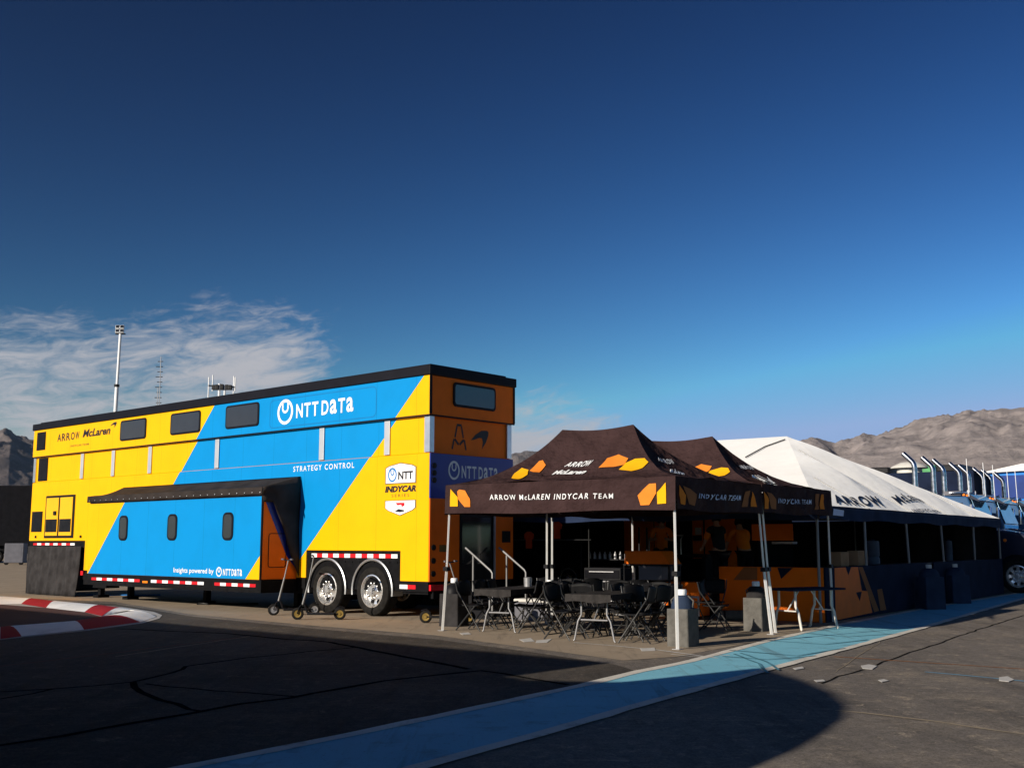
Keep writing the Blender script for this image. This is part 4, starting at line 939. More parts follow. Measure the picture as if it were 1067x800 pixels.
# lift platform with handrails by the transporter
FLP = Frame(*FWT.w(-7.7, 4.9, 0)[:2], FWT.th)
lp = thing('lift_platform', 'loading platform with bent metal handrails in front of the orange transporter panels', 'platform', (FLP.O.x, FLP.O.y, .40), FWT.th)
xa, za = FLP.side(675, 577, 0); xb, zb = FLP.side(737, 579, 0); zp = za - .4
mb = MB(); mb.box(xa, xb, 0, 1.2, zp - .08, zp); mb.build('deck', M['black'], lp)
for xx in (xa + .1, xb - .2): mb = MB(); mb.box(xx, xx + .1, .1, 1.1, 0, zp - .08); mb.build('leg', M['black'], lp)
for u in (676, 709):
    x = FLP.side(u, 570, 0)[0]; mb = MB(); mb.tube([(x, .02, zp), (x, .02, zp + .38), (x + .07, .02, zp + .48), (x + .5 * (1 if u < 700 else -1), .02, zp + .5)], .022, 7); mb.build('handrail', M['alu'], lp, smooth=60)
for u, lb in ((692.5, 'white bottle standing on the loading platform'),):
    x = FLP.side(u, 570, .1)[0]; mb = MB(); mb.lathe([(.001, 0), (.04, 0), (.04, .12), (.018, .16), (.018, .2), (.001, .2)], n=12); tag(mb.build('bottle', M['white'], loc=FLP.w(x, .1, za), smooth=40), lb, 'bottle')

def skin_mesh(name, verts, edges, radii, m, parent, sub=2):
    me = bpy.data.meshes.new(name); me.from_pydata(verts, edges, []); me.materials.append(m)
    o = bpy.data.objects.new(name, me); col.objects.link(o); o.parent = parent
    md = o.modifiers.new('skin', 'SKIN'); md.use_smooth_shade = True
    sk = me.skin_vertices[0].data
    for i, r in enumerate(radii): sk[i].radius = (r, r) if not isinstance(r, tuple) else r
    sk[0].use_root = True
    sb = o.modifiers.new('sub', 'SUBSURF'); sb.levels = sub; sb.render_levels = sub
    return o
def person(label, loc, rz, lean, arms, shirt, sleeve, seated=False, cap=None):
    p = thing('person', label, 'person', loc, rz)
    hip = Vector((0, 0, .94)) if not seated else Vector((0, 0, .48))
    ax = Vector((0, math.sin(lean), math.cos(lean)))                      # lean forward = +y
    che = hip + ax * .36; nk = hip + ax * .56; hd = nk + (ax * .4 + Vector((0, .0, .6))).normalized() * .17
    V = [hip, hip + ax * .18, che, nk, nk + (hd - nk) * .35, hd]; E = [(0, 1), (1, 2), (2, 3), (3, 4), (4, 5)]; Rr = [(.15, .11), (.13, .10), (.16, .11), .07, .055, .09]
    hands = []
    for s in (-1, 1):
        b = len(V); sh = nk + Vector((s * .19, 0, -.05)); el, ha = arms[0 if s < 0 else 1]
        el = sh + Vector(el); ha = el + Vector(ha); V += [sh, el, ha]; E += [(3, b), (b, b + 1), (b + 1, b + 2)]; Rr += [.06, .042, .03]; hands.append((el, ha))
        b = len(V)
        if seated: kn = Vector((s * .13, .45, .50)); an = Vector((s * .13, .45, .09)); 
        else: kn = Vector((s * .11, .03, .50)); an = Vector((s * .12, -.02, .08))
        V += [hip + Vector((s * .10, 0, -.06)), kn, an, an + Vector((0, .17, -.035))]; E += [(0, b), (b, b + 1), (b + 1, b + 2), (b + 2, b + 3)]; Rr += [.09, .06, .042, .035]
        # fingers
        dr = (ha - el).normalized(); sidev = Vector((1, 0, 0)) if abs(dr.x) < .8 else Vector((0, 1, 0)); hb = len(V) - 5
        hand_root = 6 if s < 0 else 13
    body = skin_mesh('body', [tuple(v) for v in V], E, Rr, M['skin'], p)
    fm = MB()
    for el, ha in hands:
        dr = (ha - el).normalized(); sv = dr.cross(Vector((.3, 1, .2))).normalized(); cv = dr.cross(sv)
        fm.tube([ha - dr * .02, ha + dr * .045, ha + dr * .085], .030, 8, .034)
        for k, (o_, l_) in enumerate(((-.03, .062), (-.01, .075), (.011, .07), (.03, .055))):
            b0 = ha + dr * .08 + sv * o_; fm.tube([b0, b0 + dr * l_ * .55, b0 + dr * l_ + cv * .015], .0085, 6, .007)
        b0 = ha + dr * .03 - sv * .03; fm.tube([b0, b0 + dr * .03 - sv * .025, b0 + dr * .06 - sv * .03 + cv * .01], .010, 6, .008)
    fm.build('hand', M['skin'], p, smooth=60)
    b0 = 6; b1 = 13
    sv_ = [V[0] + Vector((0, 0, -.02)), V[1], V[2], V[3] - ax * .02]; se = [(0, 1), (1, 2), (2, 3)]; sr = [(.165, .125), (.15, .12), (.18, .13), .09]
    for b in (b0, b1): k = len(sv_); sv_ += [V[b], V[b].lerp(V[b + 1], .85)]; se += [(3, k), (k, k + 1)]; sr += [.075, .062]
    skin_mesh('shirt', [tuple(v) for v in sv_], se, sr, M[shirt], p)
    if sleeve != shirt:
        for b in (b0, b1): skin_mesh('sleeve', [tuple(V[b].lerp(V[b + 1], .1)), tuple(V[b].lerp(V[b + 1], .9))], [(0, 1)], [.083, .07], M[sleeve], p)
    tv = [V[0]]; te = []; trd = [(.17, .13)]
    for b in (b0 + 3, b1 + 3): k = len(tv); tv += [V[b], V[b + 1], V[b + 2]]; te += [(0, k), (k, k + 1), (k + 1, k + 2)]; trd += [.105, .075, .06]
    skin_mesh('trousers', [tuple(v) for v in tv], te, trd, M['trousers'], p)
    mb = MB(); mb.M = Matrix.Translation(hd + Vector((0, -.015, .025))) @ Matrix.Rotation(-lean * .6, 4, 'X')
    mb.lathe([(.001, .115), (.05, .105), (.085, .07), (.103, .02), (.104, -.03), (.09, -.06), (.001, -.05)], n=18); mb.build('cap' if cap else 'hair', M[cap or 'hair'], p, smooth=70)
    mb = MB(); fwd = hd + Vector((0, .09, -.015)); mb.tube([fwd, fwd + Vector((0, .03, -.025))], .016, 6, .02)
    for s in (-1, 1): mb.lathe([(.001, -.012), (.02, 0), (.028, .012), (.001, .02)], tuple(hd + Vector((s * .088, -.005, -.01))), 'x', 8)
    mb.build('face', M['skin'], p, smooth=60)
    mb = MB()
    for s in (-1, 1): mb.lathe([(.001, .008), (.012, 0), (.001, -.008)], tuple(hd + Vector((s * .033, .083, .015))), 'y', 8)
    mb.build('eye', M['hair'], p)
    for s, b in ((-1, b0 + 5), (1, b1 + 5)):
        a = V[b]; mb = MB(); mb.M = Matrix.Translation((a.x, a.y, 0)); mb.prism([(-.045, -.08), (.045, -.08), (.05, .12), (.03, .19), (-.03, .19), (-.05, .12)], lambda x, y: (x, y, .0), lambda x, y: (x * .8, y * .92, .09)); mb.build('shoe', M['black'], p, bevel=.012)
    return p
def gat(u, Y): return ((u - 533.5) / FPX * Y, Y)
px_, py_ = gat(748, 24.6)
person('person in a dark top with orange sleeves leaning over behind the barrier', (px_, py_, .40), R(25), .22, (((-.05, .10, -.26), (.08, .20, -.12)), ((.05, .12, -.26), (-.04, .2, -.14))), 'darkshirt', 'orangeshirt')
px_, py_ = gat(774, 24.9)
person('person in an orange shirt bending forward beside the dark-topped person', (px_, py_, .40), R(12), .55, (((-.06, .16, -.24), (.04, .16, -.18)), ((.06, .16, -.24), (-.04, .16, -.18))), 'orangeshirt', 'orangeshirt')
px_, py_ = gat(688, 27.6)
person('person in an orange shirt seated behind the loading platform rails', (px_, py_, .87), R(170), .2, (((-.08, .12, -.24), (.1, .2, .02)), ((.08, .12, -.24), (-.1, .2, .02))), 'orangeshirt', 'orangeshirt', True)
b_ = thing('stool', 'dark stool under the seated person by the platform rails', 'stool', (px_, py_, .40), 0)
mb = MB(); mb.lathe([(.001, .84), (.17, .84), (.18, .87), (.17, .90), (.001, .90)], n=18); mb.build('seat', M['black'], b_)
for k in range(4):
    mb = MB(); a = R(45 + 90 * k); mb.tube([(.12 * math.cos(a), .12 * math.sin(a), .84), (.2 * math.cos(a), .2 * math.sin(a), 0)], .014, 6); mb.build('leg', M['black'], b_)

# cart with an orange top between the canopies and the transporter
CF = Frame(*gat(668, 22.6), -.62)
ct = thing('equipment_cart', 'orange topped equipment cart with a grey drawer box behind the chairs', 'cart', CF.O, CF.th)
mb = MB(); mb.prism([(-.42, 0), (.42, 0), (.62, .0), (.42, .26), (-.42, .26)], lambda x, z: (x, 0, 1.12 + z), lambda x, z: (x, .5, 1.12 + z)); mb.build('top', M['papaya'], ct, bevel=.01)
mb = MB(); mb.box(-.1, .42, .0, .5, .80, 1.08); mb.build('drawer_box', M['greybox'], ct, bevel=.015)
mb = MB(); mb.box(-.5, .6, .02, .55, 1.081, 1.118); mb.box(-.5, .6, .02, .55, .16, .20); mb.build('shelf', M['black'], ct)
for x in (-.47, .57):
    for y in (.05, .5):
        mb = MB(); mb.box(x - .02, x + .02, y - .02, y + .02, .1, 1.08); lg = mb.build('leg', M['black'], ct)
        mb = MB(); mb.lathe([(.001, -.02), (.05, -.02), (.05, .02), (.001, .02)], (x, y, .05), 'y', 12); mb.build('castor', M['rubber'], lg)
# more equipment in the shade
tc_ = thing('tool_cabinet', 'black tool cabinet with drawer handles behind the tables', 'cabinet', (*gat(626, 23.6), 0), -.62)
mb = MB(); mb.box(-.45, .45, 0, .5, .12, 1.02); mb.build('body', M['black'], tc_, bevel=.015)
for k in range(4):
    mb = MB(); mb.box(-.42, .42, -.015, -.001, .2 + .2 * k, .37 + .2 * k); d = mb.build('drawer', M['greytrailer'], tc_, bevel=.006)
    mb = MB(); mb.box(-.3, .3, -.04, -.016, .33 + .2 * k, .35 + .2 * k); mb.build('handle', M['steel'], d)
for x in (-.38, .38): mb = MB(); mb.lathe([(.001, -.03), (.06, -.03), (.06, .03), (.001, .03)], (x, .1, .06), 'y', 12); mb.build('castor', M['rubber'], tc_)
cl_ = thing('cooler_box', 'grey cooler box with white lid on the ground behind the first table', 'cooler', (*gat(556, 22.6), 0), -.5)
mb = MB(); mb.box(-.35, .35, -.2, .2, .0, .36); mb.build('body', M['greybox'], cl_, bevel=.03)
mb = MB(); mb.box(-.36, .36, -.21, .21, .362, .43); mb.build('lid', M['offwhite'], cl_, bevel=.02)
oc = thing('case', 'orange flight case standing right of the orange topped cart', 'case', (*gat(712, 23.0), 0), -.6)
mb = MB(); mb.box(-.4, .4, -.25, .25, .08, .75); mb.build('body', M['papaya'], oc, bevel=.01)
mb = MB(); mb.box(-.41, .41, -.262, -.251, .44, .48); mb.box(-.41, -.37, -.262, -.251, .08, .44); mb.box(.37, .41, -.262, -.251, .08, .44); mb.build('edging', M['steel'], oc)
for x in (-.3, .3): mb = MB(); mb.lathe([(.001, -.02), (.04, -.02), (.04, .02), (.001, .02)], (x, -.15, .04), 'y', 10); mb.build('castor', M['rubber'], oc)
# drinks shelf and hung shirts deep under the canopies
SF = Frame(*gat(612, 26.5), -.62)
se = thing('shelf_rack', 'dark shelf rack with rows of bottles deep under the canopies', 'shelf', SF.O, SF.th)
for z in (.4, 1.14): mb = MB(); mb.box(-.1, 1.5, -.2, .2, z, z + .03); mb.build('shelf', M['black'], se)
for x in (-.1, 1.47):
    for y in (-.2, .17): mb = MB(); mb.box(x, x + .03, y, y + .03, 0, 1.9); mb.build('upright', M['black'], se)
bt = None
for k in range(9):
    p = SF.w(.10 + k * .14, -.1, 1.17)
    mb = MB(); mb.lathe([(.001, 0), (.035, 0), (.035, .11), (.015, .14), (.015, .17), (.001, .17)], n=10); 
    if bt is None: bt = tag(mb.build('bottle', M['steel'], loc=p, smooth=40), 'small pale bottle in the row on the dark shelf rack', 'bottle', 'bottles on the shelf rack')
    else: c = bt.copy(); col.objects.link(c); c.location = p
def shirt_hung(u, v, Y, label):
    x, y = gat(u, Y); z = CAMH + (565 - v) * Y / FPX; t = thing('hung_shirt', label, 'shirt', (x, y, z), R(-30 + u % 50)); t.scale = (.5, 1, .6)
    mb = MB(); mb.prism([(-.24, -.02), (-.1, .08), (.1, .08), (.24, -.02), (.2, -.22), (.14, -.16), (.15, -.55), (-.15, -.55), (-.14, -.16), (-.2, -.22)], lambda a, b: (a, -.03, b), lambda a, b: (a, .03, b)); mb.build('cloth', M['shirtred'], t, bevel=.02)
    mb = MB(); mb.tube([(0, 0, .08), (0, 0, .16), (.02, 0, .19)], .006, 5); mb.build('hanger', M['wire'], t)
shirt_hung(580, 546, 25.0, 'orange team shirt hung highest among the dark racks under the canopies'); shirt_hung(551, 556, 25.0, 'orange team shirt hung nearest the trailer end')
rk = thing('clothes_rail', 'dark clothes rail holding orange shirts under the canopies', 'clothes rail', (*gat(572, 25.3), 0), R(-8))
mb = MB(); mb.tube([(-.9, 0, 0), (-.9, 0, 2.12), (.9, 0, 2.12), (.9, 0, 0)], .018, 6); mb.build('frame', M['wire'], rk)
mb = MB(); mb.box(-.95, .95, -.02, .02, 1.6, 1.62); mb.build('rail', M['wire'], rk)
gp = thing('rolled_mat', 'grey rolled mat lying on the ground before the raised floor', 'mat', G(765, 646), R(-2))
mb = MB(); mb.lathe([(.001, -.35), (.10, -.35), (.10, .35), (.001, .35)], (0, 0, .10), 'x', 16); mb.build('roll', M['weight'], gp, smooth=40)
mb = MB(); mb.lathe([(.103, -.02), (.103, .02)], (-.2, 0, .10), 'x', 16); mb.lathe([(.103, -.02), (.103, .02)], (.2, 0, .10), 'x', 16); mb.build('strap', M['black'], gp)

# ------------------------------------------------------------------ tables, chairs, barrels
def table(label, loc, rz, L_, W_, cloth):
    t = thing('folding_table', label, 'table', loc, rz, 'folding tables under the canopies')
    mb = MB(); mb.box(-W_ / 2, W_ / 2, 0, L_, .70, .735); mb.build('tabletop', M['black' if cloth else 'darknavy'], t, bevel=.008)
    for y in (.22, L_ - .22):
        for s in (-1, 1):
            mb = MB(); x = s * (W_ / 2 - .16); mb.tube([(x, y, .70), (x, y, .42), (x + s * .06, y, .32), (x + s * .12, y, .03), (x + s * .14, y, .015)], .016 if cloth else .024, 7)
            mb.build('leg', M['steel' if cloth else 'offwhite'], t, smooth=60)
        mb = MB(); mb.tube([(-W_ / 2 + .15, y, .34), (W_ / 2 - .15, y, .34)], .014, 6); mb.tube([(0, y, .34), (0, y + (.3 if y < 1 else -.3), .69)], .012, 6); mb.build('crossbar', M['steel' if cloth else 'offwhite'], t)
    if cloth:
        mb = MB(); hw = W_ / 2 + .012
        def dr(x0, y0, x1, y1, nx, ny, hh):
            def f(a, b):
                k = (.012 * math.sin(a * 23) + .01 * math.sin(a * 51 + 1)) * b + .01
                return (x0 + (x1 - x0) * a + nx * k, y0 + (y1 - y0) * a + ny * k, .748 - hh * b * (1 - .12 * math.sin(a * 7)))
            return f
        mb.grid(lambda a, b: (-hw + 2 * hw * a, -.012 + (L_ + .024) * b, .748 + .004 * math.sin(a * 9 + b * 14)), 8, 16)
        mb.grid(dr(-hw, -.012, hw, -.012, 0, -1, .12), 24, 5); mb.grid(dr(-hw, L_ + .012, hw, L_ + .012, 0, 1, .12), 24, 5)
        mb.grid(dr(-hw, -.012, -hw, L_ + .012, -1, 0, .10), 30, 4); mb.grid(dr(hw, -.012, hw, L_ + .012, 1, 0, .10), 30, 4)
        o = tag(mb.build('tablecloth', M['tablecloth'], smooth=50, loc=loc, rz=rz), 'black cloth draped over the ' + cloth, 'tablecloth', 'black tablecloths')
    return t
T1 = (-.33, 19.35); T2 = (1.19, 17.5)
table('folding table with black cloth nearer the trailer under the first canopy', (*T1, 0), -.50, 1.83, .70, 'table nearer the trailer')
table('folding table with black cloth right of the other cloth-covered one', (*T2, 0), -.50, 1.83, .76, 'right hand table under the first canopy')
table('bare folding table with dark top and pale bent legs beside the barrier', (*G(812, 657)[:2], 0), R(-58), 1.35, .72, None)
def make_chair():
    t = thing('folding_chair', 'black folding chair under the canopies', 'chair', (0, 0, 0), 0, 'black folding chairs under the canopies')
    mb = MB(); mb.grid(lambda a, b: (-.21 + .42 * a, -.2 + .4 * b, .45 + .015 * (2 * b - 1) ** 2 - .01 * math.sin(math.pi * a)), 6, 6); mb.build('seat', M['chair'], t, smooth=60, solid=.025)
    mb = MB(); mb.grid(lambda a, b: (-.20 + .40 * a, .235 + .04 * b - .04 * math.sin(math.pi * a), .60 + .25 * b + .03 * math.sin(math.pi * a) * b), 8, 5); mb.build('backrest', M['chair'], t, smooth=60, solid=.022)
    for s in (-.225, .225):
        mb = MB(); mb.tube([(s, -.24, .01), (s, .06, .44), (s, .24, .70), (s, .275, .86)], .013, 6); mb.build('leg', M['chairleg'], t, smooth=60)
        mb = MB(); mb.tube([(s * .93, .27, .01), (s * .93, -.12, .44)], .013, 6); mb.build('leg', M['chairleg'], t)
    mb = MB(); mb.tube([(-.22, -.19, .09), (.22, -.19, .09)], .009, 5); mb.tube([(-.2, .21, .08), (.2, .21, .08)], .009, 5); mb.build('stretcher', M['chairleg'], t)
    return t
ch0 = make_chair(); used = False
TH = -.50
def tl(tab, x, y): c, s = math.cos(TH), math.sin(TH); return (tab[0] + c * x - s * y, tab[1] + s * x + c * y, 0)
spots = []
for tab, nm in ((T1, 'the table nearer the trailer'), (T2, 'the right hand cloth-covered table')):
    for side_, sn in ((-1, 'left'), (1, 'right')):
        for k, (y, kn) in enumerate(((.45, 'front'), (1.0, 'middle'), (1.55, 'back'))):
            spots.append((tl(tab, side_ * .62, y + .05 * (k % 2)), TH + (R(90) if side_ < 0 else R(-90)) + R(random.uniform(-14, 14)), f'black folding chair at the {sn} side of {nm}, {kn} place'))
for i, (u, Y, rz) in enumerate(((575, 21.8, .3), (600, 21.4, 2.7), (622, 21.0, .4), (645, 20.4, 2.9), (664, 20.0, .1), (690, 19.6, 2.6))):
    spots.append(((*gat(u, Y), 0), rz, ['black folding chair in the back row behind the left front canopy pole', 'black folding chair second in the back row from the trailer', 'black folding chair third in the back row, near its middle', 'black folding chair fourth in the back row, under the orange panel', 'black folding chair in the back row in front of the orange topped cart', 'black folding chair last in the back row, right of the orange topped cart'][i]))
for i, (u, Y, rz) in enumerate(((668, 17.9, .6), (685, 18.8, 2.0), (742, 19.9, 1.2), (736, 21.0, -.6))):
    spots.append(((*gat(u, Y), 0), rz, ['black folding chair standing alone left of the nearest canopy leg', 'black folding chair just behind the nearest canopy leg', 'black folding chair between the two grey water barrels', 'black folding chair in front of the yellow floor edge'][i]))
for i, (u, Y, rz) in enumerate(((522, 20.9, 1.1), (548, 20.0, -1.9), (587, 19.9, 2.3), (640, 19.0, -.4), (656, 18.7, 1.0), (612, 18.9, 2.6))):
    spots.append(((*gat(u, Y), 0), rz, ['black folding chair nearest the handrails of the boarding steps', 'black folding chair turned sideways just right of the first table', 'black folding chair in the gap between the two tables, farther back', 'black folding chair behind the right end of the second table', 'black folding chair second from the nearest canopy leg', 'black folding chair in the gap between the two tables, nearer the camera'][i]))
for p, rz, lb in spots:
    if not used: ch0.location = p; ch0.rotation_euler.z = rz; ch0['label'] = lb; used = True
    else: dup(ch0, p, rz, lb)
# things on the tables
mb = MB(); mb.lathe([(.001, 0), (.07, 0), (.075, .16), (.06, .17), (.001, .17)], n=18); tag(mb.build('tin', M['steel'], loc=(*tl(T1, .05, 1.2)[:2], .755), smooth=40), 'metal tin standing on the table nearer the trailer', 'tin')
mb = MB(); mb.lathe([(.001, 0), (.05, 0), (.06, .11), (.001, .11)], n=16); tag(mb.build('cup', M['white'], loc=(*tl(T1, .25, 1.7)[:2], .755), smooth=40), 'white cup at the back end of the table nearer the trailer', 'cup')
def barrel(label, p, rz, m1, m2, hb=.56, wb=.37, top='white'):
    t = thing('water_barrel', label, 'water barrel', p, rz, 'canopy weights beside the canopy legs')
    mb = MB(); h = wb / 2; P = rrect(-h, h, -h, h, .03, 3); mb.prism(P, lambda x, y: (x, y, .0), lambda x, y: (x * .97, y * .97, hb)); o = mb.build('cover', [M[m1], M[m2]], t, bevel=.012)
    mb = MB(); pr = [(wb * .47, hb), (wb * .46, hb + .06), (wb * .36, hb + .15), (.09, hb + .19), (.07, hb + .20)]
    mb.lathe(pr, n=20); mb.build('shoulder', M[m2], t, smooth=50)
    mb = MB(); mb.lathe([(.062, hb + .19), (.068, hb + .20), (.068, hb + .27), (.06, hb + .285), (.001, hb + .285)], n=16); mb.build('cap', M[top], t, smooth=40)
    for s in (-1, 1): mb = MB(); mb.tube([(s * .17, 0, hb + .02), (s * .19, 0, hb + .12), (s * .1, 0, hb + .19)], .013, 6); mb.build('handle', M[m1], t, smooth=60)
    return t
def gz(u, v): p = G(u, v); return (p.x, p.y, 0)
barrel('grey felt-covered water barrel with blue shoulder beside the nearest canopy leg', gz(712, 673), -.65, 'weight', 'weightblue')
barrel('grey felt-covered water barrel with black shoulder beside the middle canopy leg', gz(789, 657), -.65, 'weight', 'curtain', .58, .37)
barrel('black water barrel by the left front canopy leg at the trailer end', gz(473, 652), -.5, 'curtain', 'black', .60, .42)
barrel('dark water barrel beside the navy barrier, nearer the orange print', gz(970, 634.5), .2, 'weightblue', 'weightblue', .75, .5, 'offwhite')
barrel('dark water barrel beside the navy barrier, farther along the blue lane', gz(997, 628.5), .2, 'weightblue', 'weightblue', .72, .52, 'offwhite')

# ------------------------------------------------------------------ scooters
def scooter(label, front, head, steer, lean, wheelm, tagc=False, hz=1.17):
    t = thing('kick_scooter', label, 'scooter', (front[0], front[1], 0), head, 'scooters by the trailer')
    # local: front wheel at origin, deck runs along +x
    for x in (0, .86):
        mb = MB(); mb.lathe([(.075, -.022), (.105, -.024), (.122, -.012), (.122, .012), (.105, .024), (.075, .022)], (x, 0, .122), 'y', 26, True); wv = mb.build('wheel', M['rubber'], t, smooth=40)
        mb = MB(); mb.lathe([(.001, -.03), (.025, -.03), (.03, -.012), (.078, -.016), (.078, .016), (.03, .012), (.025, .03), (.001, .03)], (x, 0, .122), 'y', 20); mb.build('rim', M[wheelm], wv, smooth=40)
    mb = MB(); mb.box(.20, .76, -.075, .075, .10, .145); mb.build('deck', M['black'], t, bevel=.015)
    mb = MB(); mb.tube([(.14, 0, .30), (.19, 0, .16), (.24, 0, .125)], .025, 7); mb.tube([(.74, 0, .12), (.86, 0, .122)], .022, 6); mb.tube([(.76, 0, .2), (.86, 0, .265), (.96, 0, .23)], .02, 6); mb.build('frame', M['black'], t, smooth=60)
    mb = MB(); mb.tube([(0, .04, .122), (.04, .035, .26), (.10, 0, .32)], .014, 6); mb.tube([(0, -.04, .122), (.04, -.035, .26), (.10, 0, .32)], .014, 6); mb.build('fork', M['black'], t, smooth=60)
    top = Vector((.10 + lean, 0, hz)); mb = MB(); mb.tube([(.095, 0, .3), (.10 + lean * .6, 0, .8)], .022, 8, .018); mb.tube([(.10 + lean * .6, 0, .8), top], .014, 8); mb.build('stem', M['railgrey'], t, smooth=60)
    d = Vector((math.sin(steer), math.cos(steer), 0)); mb = MB(); mb.tube([top - d * .24 + Vector((-.03, 0, .02)), top - d * .1, top, top + d * .1, top + d * .24 + Vector((-.03, 0, .02))], .013, 7); hbar = mb.build('handlebar', M['black'], t, smooth=60)
    for s in (-1, 1): mb = MB(); p = top + d * s * .2 + Vector((-.025, 0, .018)); mb.tube([p - d * .055, p + d * .055], .019, 8); mb.build('grip', M['greybox'], hbar)
    if tagc: mb = MB(); q = Vector((.10 + lean * .55, 0, .76)); mb.tube([q - Vector((lean * .12, 0, .1)), q + Vector((lean * .12, 0, .1))], .045, 10); mb.build('red_pouch', M['redplastic'], t)
    return t
scooter('dark kick scooter with black wheels beside the slide-out room', G(285, 641), R(10), -.5, .18, 'steel')
scooter('kick scooter with gold front wheel standing before the trailer wheels', G(310, 645.5), R(-2), -.2, .20, 'gold', False, 1.27)
scooter('kick scooter with two gold wheels behind the left canopy leg', G(489, 649.5), R(172), .3, .30, 'gold', True)

# ------------------------------------------------------------------ masts and background on the left
def at(u, v, Y): return Vector(((u - 533.5) / FPX * Y, Y, CAMH + (565 - v) * Y / FPX))
p = at(117, 585, 44); mast = thing('light_tower', 'tall white telescopic mast with floodlights behind the trailer', 'light tower', (p.x, p.y, 0))
zt = at(117, 346, 44).z
mb = MB(); mb.tube([(0, 0, 0), (0, 0, zt * .45)], .10, 10); mb.tube([(0, 0, zt * .45), (.03, 0, zt * .78)], .075, 10); mb.tube([(.03, 0, zt * .78), (.06, 0, zt)], .055, 10); mb.build('mast', M['white'], mast, smooth=50)
mb = MB()
for z in (zt * .45, zt * .78, zt * .62): mb.lathe([(.11, 0), (.11, .1)], (.02, 0, z), 'z', 10)
mb.build('collar', M['wire'], mast)
for k in range(4):
    mb = MB(); mb.M = Matrix.Translation((.06 + (-.10 if k % 2 else .08), -.06, zt + .08 + .17 * (k // 2))) @ Matrix.Rotation(R(-20), 4, 'X') @ Matrix.Scale(.66, 4); mb.box(-.13, .13, -.07, .07, -.12, .12); o = mb.build('floodlight', M['white'], mast, bevel=.02)
    mb = MB(); mb.M = Matrix.Translation((.06 + (-.10 if k % 2 else .08), -.06, zt + .08 + .17 * (k // 2))) @ Matrix.Rotation(R(-20), 4, 'X') @ Matrix.Scale(.66, 4); mb.box(-.1, .1, -.08, -.071, -.09, .09); mb.build('lens', M['glass'], o)
mb = MB(); mb.box(-.14, .26, -.02, .04, zt - .04, zt + .0); mb.build('crossarm', M['wire'], mast)
mb = MB(); mb.box(-.9, .9, -.6, .6, .3, 1.3); mb.build('base_cart', M['offwhite'], mast, bevel=.05)
p = at(161, 585, 70); an = thing('antenna_mast', 'thin lattice antenna mast with short rungs against the clouds', 'antenna', (p.x, p.y, 0))
zt = at(161, 371, 70).z; mb = MB(); mb.tube([(0, 0, 0), (0, 0, zt * .85)], .03, 5); mb.tube([(.22, 0, 0), (.10, 0, zt)], .03, 5); mb.build('pole', M['steel'], an)
mb = MB()
for k in range(22):
    z = zt * (.45 + .025 * k); mb.box(-.18 + .1 * (k % 2), .26, -.015, .015, z, z + .05)
mb.build('rung', M['wire'], an)
p = at(228, 585, 50); ar = thing('antenna_rack', 'cluster of antennas on a crossbar above the trailer roof', 'antenna', (p.x, p.y, 0))
z0 = at(228, 410, 50).z
mb = MB(); mb.tube([(-.1, 0, 0), (-.1, 0, z0 + .45)], .06, 6); mb.tube([(.15, 0, 0), (.15, 0, z0 + .35)], .05, 6); mb.build('mast', M['white'], ar)
mb = MB(); mb.tube([(-.62, 0, z0 + .36), (.62, 0, z0 + .28)], .035, 6); mb.build('crossbar', M['wire'], ar)
for x, za_, zb_ in ((-.6, -.6, .75), (-.42, .1, .85), (.55, -.2, .8), (.62, .1, .75)): mb = MB(); mb.tube([(x, 0, z0 + za_), (x, 0, z0 + zb_)], .03, 6); mb.build('whip', M['white'], ar)
for x in (-.35, -.2, .02, .25, .4): mb = MB(); mb.box(x - .08, x + .08, -.12, .1, z0 + .16, z0 + .42 - .1 * abs(x)); mb.build('radio_box', M['wire'], ar, bevel=.02)
p = at(-60, 585, 84); bt_ = thing('transporter', 'long dark trailer standing beyond the yellow trailer at the left edge', 'trailer', (p.x, p.y, 0), R(4))
mb = MB(); mb.box(-10, 9.3, 0, 2.6, 1.3, 5.85); mb.build('body', M['greytrailer'], bt_, bevel=.03)
mb = MB(); mb.box(-9, 9.2, .4, 2.2, .7, 1.298); mb.build('underframe', M['under'], bt_)
for x in (3.0, 4.4, 7.6): wheel(x, .5, .5, .3, .05, .3, bt_, m_rim='steel')
p = at(21, 582, 78); mb = MB(); mb.box(-.55, .75, -.4, .4, .15, 1.5); gs = thing('generator', 'small grey generator box beside the dark trailer at the left edge', 'generator', (p.x, p.y, 0), R(4)); mb.build('housing', M['greybox'], gs, bevel=.04)
mb = MB(); mb.box(-.4, .6, -.41, -.4, .5, 1.2); mb.build('louvre', M['greybox'], gs)
for x in (-.4, .6): mb = MB(); mb.lathe([(.001, -.05), (.15, -.05), (.15, .05), (.001, .05)], (x, -.3, .15), 'y', 14); mb.build('wheel', M['rubber'], gs)
mb = MB(); mb.tube([(0, 0, .02), (.15, .05, .03), (.3, -.1, .03), (.5, .1, .02), (.9, .05, .02), (1.5, .2, .02)], .02, 6); tag(mb.build('cable', M['wire'], loc=G(205, 630), smooth=60), 'dark cable coil lying on the dusty ground under the slide-out', 'cable')
mb = MB(); mb.tube([(-1.2, .2, .02), (-.4, -.1, .02), (.1, .1, .02), (.5, 0, .02), (1.0, .15, .02)], .02, 6); tag(mb.build('cable', M['bluewall'], loc=G(130, 620.5), smooth=60), 'blue hose lying on the ground by the black skirt curtain', 'hose')

